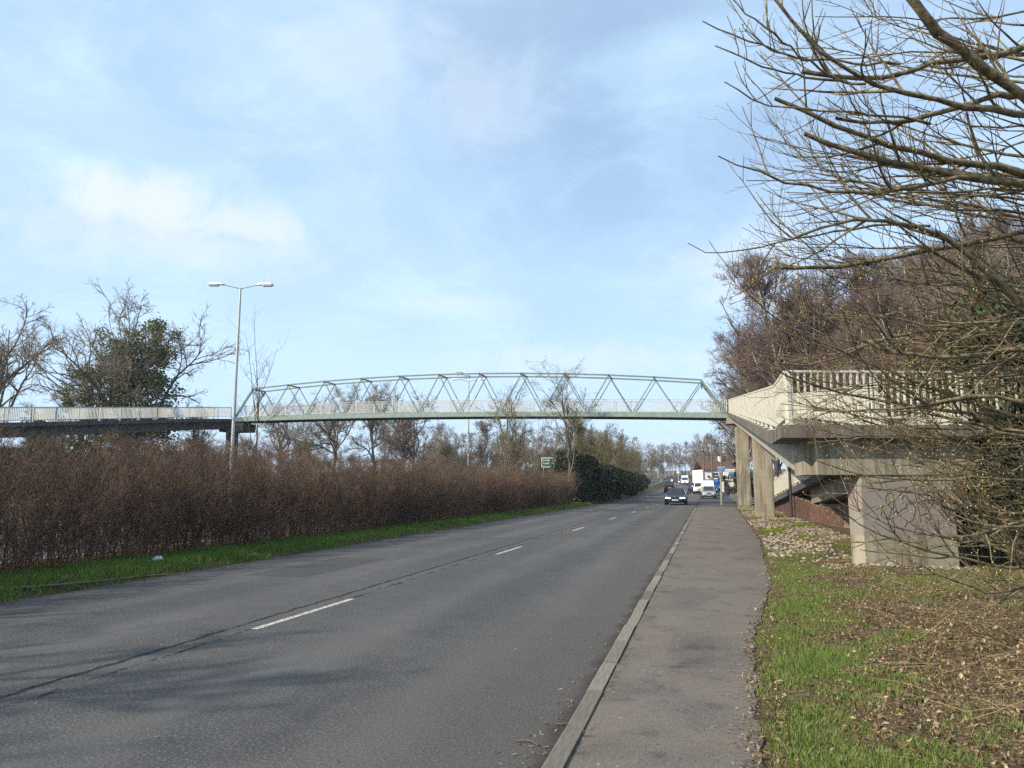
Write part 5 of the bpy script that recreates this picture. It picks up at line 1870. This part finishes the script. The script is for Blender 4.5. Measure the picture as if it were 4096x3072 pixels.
def prune(P, Rd):
    """drop shoots that stray too far over the road"""
    q = (P.reshape(-1, 3) - np.array([0, 0, EYE])) @ CAMR
    px = (512 + FPX * q[:, 0] / np.minimum(q[:, 2] * -1, 99)).reshape(P.shape[:2])
    py = (384 - FPX * q[:, 1] / -q[:, 2]).reshape(P.shape[:2])
    lim = np.where(py < 120, 708, np.where(py < 230, 722, np.where(py < 330, 716, np.where(py < 430, 728, 770))))
    k = (px > lim + rng.uniform(-22, 45, (len(P), 1))).all(1)
    return P[k], Rd[k]


S1, SR1 = sprout(rng, ALLP, ALLR, 8, 0.25, 1.0, (0.3, 0.95), 0.30, 0.35, 7, 0.10, 0.07, 0.09, 0.016, 0.0035, 0.25)
S1, SR1 = prune(S1, SR1)
S2, SR2 = sprout(rng, S1, SR1, 3, 0.2, 1.0, (0.35, 0.95), 0.42, 0.3, 5, 0.15, 0.08, 0.08, 0.02, 0.0025, 0.12)
S2, SR2 = prune(S2, SR2)
S3, SR3 = sprout(rng, S2, SR2, 1, 0.2, 1.0, (0.4, 1.0), 0.4, 0.3, 3, 0.1, 0.05, 0.08, 0.02, 0.002, 0.05)
S3, SR3 = prune(S3, SR3)
link('trunk', tubes_mesh('maple_trunk', [(PS, RS, 10)]), M_MAPLE, maple, True)
for i in range(len(PL)):
    link('limb', tubes_mesh('maple_limb', [(PL[i:i + 1], RL[i:i + 1], 8)]), M_MAPLE, maple, True)
tag(link('branches', tubes_mesh('maple_branches', [(PA, RA, 6), (S1, SR1, 5)]), M_MAPLE, maple, True), kind='stuff')
tag(link('twigs', tubes_mesh('maple_twigs', [(S2, SR2, 4), (S3, SR3, 3)]), M_MAPLE_T, maple, True), kind='stuff')
tips = np.concatenate([S1[::1, -1], S2[::2, -1], S3[::3, -1]])
nb = len(tips)
oct_ = np.array([(1, 0, 0), (0, 1, 0), (-1, 0, 0), (0, -1, 0), (0, 0, 1.7), (0, 0, -1.2)])
of = np.array([(0, 1, 4), (1, 2, 4), (2, 3, 4), (3, 0, 4), (1, 0, 5), (2, 1, 5), (3, 2, 5), (0, 3, 5)])
bs_ = rng.uniform(0.0035, 0.008, nb)
bv = (tips[:, None] + oct_[None] * bs_[:, None, None]).reshape(-1, 3)
bf = (of[None] + 6 * np.arange(nb)[:, None, None]).reshape(-1, 3)
tag(link('buds', np_mesh('buds', bv, bf, 3), M_BUD, maple, True), kind='stuff')

# trees outside the picture to the left whose shadows fall across the road
for k, (x, y, s) in enumerate(((-14.0, -2.0, 0.5), (-16, -9, 0.6))):
    place_tree('bare_tree', 'ash0', 'bare roadside tree left of the viewer that shades the road', (x, y), s, k * 2.0, 'roadside trees left of the viewer')

for k, (x, y, s) in enumerate(((5.9, 16.6, 0.42), (6.8, 17.4, 0.5))):
    place_tree('bramble_bush', 'shrub0', 'low tangled bare scrub right of the wide pier, %s' % ('nearer clump' if k == 0 else 'farther clump'), (x, y), s, k * 1.9, 'scrub right of the pier', z=-0.1)

# ================================================================== GRASS, LEAVES, STONES
def blades(rng, xy, z, h, pal, width=0.006, lean=0.45, jitter=0.25):
    n = len(xy)
    a = rng.uniform(0, 2 * np.pi, n)
    base = np.column_stack([xy, z])
    dx = np.column_stack([np.cos(a), np.sin(a), np.zeros(n)]) * (width * rng.uniform(.6, 1.4, n))[:, None]
    b = rng.uniform(0, 2 * np.pi, n)
    tip = base + np.column_stack([np.cos(b) * lean * rng.random(n), np.sin(b) * lean * rng.random(n), np.ones(n)]) * h[:, None]
    v = np.stack([base - dx, base + dx, tip], 1).reshape(-1, 3)
    pal = np.array(pal)
    c = pal[rng.integers(0, len(pal), n)] * rng.uniform(1 - jitter, 1 + jitter, (n, 1))
    return v, np.arange(n * 3).reshape(n, 3), np.repeat(c, 3, axis=0)


def tz(xy):
    return np.array([terrain_z(x, y) for x, y in xy])


GREEN = [(0.105, 0.185, 0.028), (0.140, 0.225, 0.038), (0.075, 0.135, 0.022), (0.190, 0.245, 0.055), (0.28, 0.24, 0.10)]
DRY = [(0.19, 0.130, 0.068), (0.25, 0.180, 0.100), (0.13, 0.082, 0.042), (0.09, 0.056, 0.03), (0.34, 0.26, 0.165)]
rng = np.random.default_rng(300)


def scatter(n, x0, x1, y0, y1, fn):
    """random points kept with probability fn(x, y); denser towards the viewer"""
    out = []
    while len(out) < n:
        m = n * 2
        yy = y0 * (y1 / y0) ** rng.random(m)
        xx = rng.uniform(x0, x1, m)
        pr = np.array([fn(a, b) for a, b in zip(xx, yy)])
        k = rng.random(m) < pr
        out += list(zip(xx[k], yy[k]))
    return np.array(out[:n])


def gravel_here(x, y):
    e = path_edge(y)
    if y < 15.0 or y > 58:
        return 0.0
    lim = 4.2 if y > 22 else 2.9 + (y - 15) * 0.02
    if y < 17 and x > 2.4:
        # foot of the pier
        b = (x - C0[0]) * nn[0] + (y - C0[1]) * nn[1]
        return 1.0 if (-0.44 < b < 0.12 and x < 4.9) else 0.0
    if x < e + 0.10 or x > lim:
        return 0.0
    v = vnoise(x * 0.9, y * 0.45, 1.0, 4)
    return 1.0 if v < 0.12 else (0.35 if v < 0.3 else 0.06)


def grass_right(x, y):
    e = path_edge(y)
    d = x - e
    if d < 0.02 + 0.05 * vnoise(x, y, 3):
        return 0.0
    f = 1.1 - 1.5 * max(0, d - 0.50) + 1.0 * vnoise(x, y, 1.6, 1) + 0.5 * vnoise(x, y, 4.3, 8)
    if gravel_here(x, y) > 0.5:
        f *= 0.08
    if d < 0.18:
        f *= 0.35
    if y > 11 and d > 1.5:
        f = max(f, 0.30 + 0.35 * vnoise(x, y, 1.2, 6))
    return min(max(f, 0.02), 1.0)


xy = scatter(80000, 0.1, 6.5, 3.6, 20, grass_right)
h = rng.uniform(0.018, 0.060, len(xy)) * np.array([1.0 + 0.55 * vnoise(x, y, 1.6, 1) for x, y in xy])
v, f, c = blades(rng, xy, tz(xy) - 0.005, np.maximum(h, 0.02), GREEN, 0.0038, 0.9)
g1 = link('verge_grass', np_mesh('verge_grass', v, f, 3, c), M_GRASS)
tag(g1, 'patchy green grass on the right verge beside the pavement', 'grass', kind='stuff')
# lime coloured mossy lawn around the columns
xy = scatter(26000, 1.4, 4.1, 21, 60, lambda x, y: 1.0 if (gravel_here(x, y) < 0.5 and x > path_edge(y) + 0.25) else 0.02)
h = rng.uniform(0.02, 0.06, len(xy))
v, f, c = blades(rng, xy, tz(xy) - 0.005, h, [(0.16, 0.19, 0.02), (0.20, 0.22, 0.03), (0.12, 0.16, 0.02)], 0.012, 0.8)
tag(link('moss_lawn', np_mesh('moss_lawn', v, f, 3, c), M_GRASS), 'lime green mossy grass around the ramp columns', 'grass', kind='stuff')
# left verge
xy = scatter(80000, -11.6, -9.3, 6.0, 75, lambda x, y: min(1, max(0.0, (-9.55 + 0.25 * vnoise(x, y, 1.4, 2) - x) * 2.2)) * (0.65 + 0.4 * vnoise(x, y, 2, 7)))
h = rng.uniform(0.05, 0.16, len(xy))
v, f, c = blades(rng, xy, tz(xy) - 0.01, h, [(0.10, 0.20, 0.026), (0.14, 0.25, 0.036), (0.075, 0.15, 0.022), (0.19, 0.23, 0.06)], 0.007, 0.7)
tag(link('verge_grass', np_mesh('verge_grass_left', v, f, 3, c), M_GRASS), 'green grass strip at the foot of the brown hedge', 'grass', kind='stuff')


def litter_right(x, y):
    d = x - path_edge(y)
    if d < -0.07 + 0.05 * vnoise(x, y, 3.1, 9):
        return 0.0
    if gravel_here(x, y) > 0.5:
        return 0.02
    if d < 0.2:
        return 0.45
    return min(1.0, max(0.05, 0.15 + 1.1 * (d - 0.50) - 0.6 * vnoise(x, y, 1.6, 1)))


def litter_pts(n):
    xy = scatter(n, 0.0, 6.0, 3.4, 17, litter_right)
    nearp = np.array([PZ if x < path_edge(y) else -9 for x, y in xy])
    return np.column_stack([xy, np.maximum(tz(xy), nearp) + rng.uniform(0.003, 0.028, n)])


n = 100000
C = litter_pts(n)
v, f = leaf_cloud(rng, C, 0.004 + 0.012 * rng.random(n) ** 2, 2.6, 0.8, 0.2)
v = v.reshape(-1, 4, 3)[:, :3].reshape(-1, 3)
c = leaf_cols(rng, n, DRY, 0.4).reshape(-1, 4, 3)[:, :3].reshape(-1, 3)
tag(link('leaf_litter', np_mesh('leaf_crumbs', v, np.arange(n * 3).reshape(n, 3), 3, c), M_LITTER), 'fine straw brown leaf crumbs covering the right verge', 'leaves', kind='stuff')
n = 26000
C = litter_pts(n)
C[:, 2] += 0.006
v, f = leaf_cloud(rng, C, 0.008 + 0.026 * rng.random(n) ** 1.6, 1.7, 0.9, 0.35)
tag(link('leaf_litter', np_mesh('leaf_litter', v, f, 4, leaf_cols(rng, n, DRY, 0.4)), M_LITTER), 'curled brown dead leaves lying on the right verge', 'leaves', kind='stuff')
# dry stalks lying over the verge
n = 900
xy = scatter(n, 0.8, 6.5, 4.2, 15, lambda x, y: min(1, max(0, (x - path_edge(y) - 0.3) * 0.5)))
st = np.column_stack([xy, tz(xy) + 0.01])
d = np.column_stack([rng.normal(0, 1, n), rng.normal(0, 1, n), rng.uniform(0.05, 0.75, n)])
P, Rr = grow(rng, st, d, rng.uniform(0.2, 0.9, n), 6, -0.10, 0.12, np.full(n, 0.003), np.full(n, 0.0012))
P[:, :, 2] = np.maximum(P[:, :, 2], st[:, None, 2] + 0.005)
tag(link('dry_stalks', tubes_mesh('dry_stalks', [(P, Rr, 3)]), mat('straw', (0.26, 0.19, 0.10), (0.36, 0.28, 0.16), 3, 0.8)), 'thin straw coloured dead stalks lying over the right verge', 'stalks', kind='stuff')
# crumbs of leaf and straw on the tarmac along its margins
n = 2600
yy = 3.4 * (60 / 3.4) ** rng.random(n)
side = rng.random(n)
ex = np.array([path_edge(y) for y in yy])
xx = np.where(side < 0.45, ex - np.abs(rng.normal(0, 0.10, n)), np.where(side < 0.65, -1.0 - np.abs(rng.normal(0, 0.14, n)), np.where(side < 0.9, -9.2 + np.abs(rng.normal(0, 0.25, n)) - 0.2, rng.uniform(-8, 0.1, n))))
zb = np.where((xx > -0.82), PZ + 0.004, np.where(xx > -0.96, PZ + 0.012, 0.004))
C = np.column_stack([xx, yy, zb + rng.uniform(0.002, 0.008, n)])
v, f = leaf_cloud(rng, C, rng.uniform(0.004, 0.014, n), 4.0, 5.0, 0.1)
tag(link('tarmac_debris', np_mesh('tarmac_debris', v, f, 4, leaf_cols(rng, n, DRY + [(0.34, 0.27, 0.17), (0.38, 0.30, 0.2)], 0.4)), M_LITTER), 'scattered crumbs of leaf and straw along the tarmac edges', 'debris', kind='stuff')

# cobbles around the columns: the nearest ones singly, the rest as one mass
gbed = thing('cobble_bed', 'bed of loose flint cobbles around the ramp columns and pier', 'cobbles', (2.5, 20, 0))
ico_t = (1 + 5 ** 0.5) / 2
iv = np.array([(-1, ico_t, 0), (1, ico_t, 0), (-1, -ico_t, 0), (1, -ico_t, 0), (0, -1, ico_t), (0, 1, ico_t), (0, -1, -ico_t), (0, 1, -ico_t), (ico_t, 0, -1), (ico_t, 0, 1), (-ico_t, 0, -1), (-ico_t, 0, 1)]) / 1.9
iff = np.array([(0, 11, 5), (0, 5, 1), (0, 1, 7), (0, 7, 10), (0, 10, 11), (1, 5, 9), (5, 11, 4), (11, 10, 2), (10, 7, 6), (7, 1, 8), (3, 9, 4), (3, 4, 2), (3, 2, 6), (3, 6, 8), (3, 8, 9), (4, 9, 5), (2, 4, 11), (6, 2, 10), (8, 6, 7), (9, 8, 1)])
pool = []
cob_cols = [(0.22, 0.185, 0.135), (0.15, 0.125, 0.09), (0.29, 0.25, 0.19), (0.10, 0.085, 0.065), (0.24, 0.165, 0.10), (0.36, 0.33, 0.28)]
for k in range(8):
    vv = iv * rng.uniform(0.75, 1.2, (12, 1)) * np.array([rng.uniform(.8, 1.2), rng.uniform(.8, 1.2), rng.uniform(.5, .8)])
    me = np_mesh('cobble', vv, iff, 3)
    cc = cob_cols[k % 6]
    me.materials.append(mat('flint_%d' % (k % 6), tuple(q * 0.75 for q in cc), tuple(min(1, q * 1.2) for q in cc), 3.0, 0.85))
    pool.append(me)
xy = scatter(4800, 1.0, 5.0, 15.0, 58, gravel_here)
xy = xy[np.argsort(np.hypot(xy[:, 0], xy[:, 1]))]
zz_ = tz(xy)
sz = rng.uniform(0.020, 0.050, len(xy))
for i in range(290):
    o = link('cobble', pool[i % 8], None, gbed)
    o.location = Vector((xy[i, 0], xy[i, 1], zz_[i] + sz[i] * 0.35)) - gbed.location
    o.scale = (sz[i],) * 3
    o.rotation_euler = (rng.uniform(-.4, .4), rng.uniform(-.4, .4), rng.uniform(0, 6))
m = len(xy) - 290
ang = rng.uniform(0, 6.28, m)
base = iv[None] * rng.uniform(0.75, 1.2, (m, 12, 1)) * np.array([1, 1, 0.68]) * np.column_stack([rng.uniform(.8, 1.2, m), rng.uniform(.8, 1.2, m), np.ones(m)])[:, None]
ca, sa = np.cos(ang)[:, None], np.sin(ang)[:, None]
rx = base[:, :, 0] * ca - base[:, :, 1] * sa
ry = base[:, :, 0] * sa + base[:, :, 1] * ca
cv = np.stack([rx, ry, base[:, :, 2]], -1) * sz[290:, None, None] + np.column_stack([xy[290:], zz_[290:] + sz[290:] * 0.35])[:, None]
cf = (iff[None] + 12 * np.arange(m)[:, None, None]).reshape(-1, 3)
cc = np.array(cob_cols)[rng.integers(0, 6, m)] * rng.uniform(.75, 1.2, (m, 1))
tag(link('cobbles', np_mesh('cobbles', cv.reshape(-1, 3), cf, 3, np.repeat(cc, 12, axis=0)), mat('flint_mass', (1, 1, 1), None, attr=True, rough=0.85), gbed, True), kind='stuff')

# fallen branch and litter on the left verge
fb = thing('fallen_branch', 'long dark fallen branch lying along the left road edge', 'branch', (-9.6, 9.5, 0))
P = resample([(-10.7, 7.4, .12), (-10.2, 8.6, .10), (-9.75, 9.8, .07), (-9.35, 11.3, .05)], 10)[None]
link('stem', tubes_mesh('fallen_stem', [(P, np.linspace(.035, .012, 10)[None], 7)]), M_BARK_OAK, fb, True)
P1, R1 = sprout(np.random.default_rng(4), P, np.linspace(.035, .012, 10)[None], 5, .2, .9, (.3, .8), .25, .2, 5, 0.02, -.02, .1, .02, .004)
for k in range(5):
    link('side_twig', tubes_mesh('side_twig', [(P1[k:k + 1], R1[k:k + 1], 4)]), M_BARK_OAK, fb, True)
sd = thing('fallen_stick', 'pale leaning dead stick in the grass below the hedge', 'stick', (-10.8, 17, 0))
P = resample([(-10.3, 15.4, .08), (-10.9, 17.0, .35), (-11.4, 18.6, .75)], 8)[None]
link('stem', tubes_mesh('stick_stem', [(P, np.linspace(.014, .006, 8)[None], 5)]), M_MAPLE_T, sd, True)
lw = MB()
lw.loft([[(-10.75 + a * .10 * math.cos(q), 12.9 + a * .13 * math.sin(q), .11 + hgt + .015 * math.sin(3 * q + hgt * 60)) for q in np.linspace(0, 6.28, 10, endpoint=False)] for a, hgt in ((1, 0), (.95, .04), (.6, .075), (.15, .085))])
o = lw.build('plastic_bag', mat('crumpled_plastic', (0.45, 0.48, 0.52), (0.62, 0.64, 0.66), 14, 0.4), None, smooth=False)
tag(o, 'crumpled pale plastic bag in the grass below the hedge', 'litter')
for k, (x, y) in enumerate(((-1.22, 4.75), (-1.05, 5.15))):
    P = resample([(x, y, .012), (x + .07, y + .03 - .05 * k, .022), (x + .15, y - .03 + .1 * k, .012)], 6)[None]
    o = link('fallen_twig', tubes_mesh('fallen_twig', [(P, np.full((1, 6), .006), 4)]), M_MAPLE_T)
    tag(o, 'short pale twig in the gutter beside the kerb, %s' % ('nearest the viewer' if k == 0 else 'the farther of two'), 'twig')

# ================================================================== AIR
hz = MB().box((0, 375, 21.0), (1040, 910, 48.0)).build('haze', None)
hzm = bpy.data.materials.new('haze_air')
hzm.use_nodes = True
hzm.node_tree.nodes.clear()
pv_ = hzm.node_tree.nodes.new('ShaderNodeVolumePrincipled')
pv_.inputs['Color'].default_value = (0.86, 0.91, 1.0, 1)
pv_.inputs['Density'].default_value = 0.0003
pv_.inputs['Anisotropy'].default_value = 0.1
ho_ = hzm.node_tree.nodes.new('ShaderNodeOutputMaterial')
hzm.node_tree.links.new(pv_.outputs[0], ho_.inputs['Volume'])
hz.data.materials.append(hzm)
tag(hz, kind='stuff')
scene.cycles.volume_bounces = 0
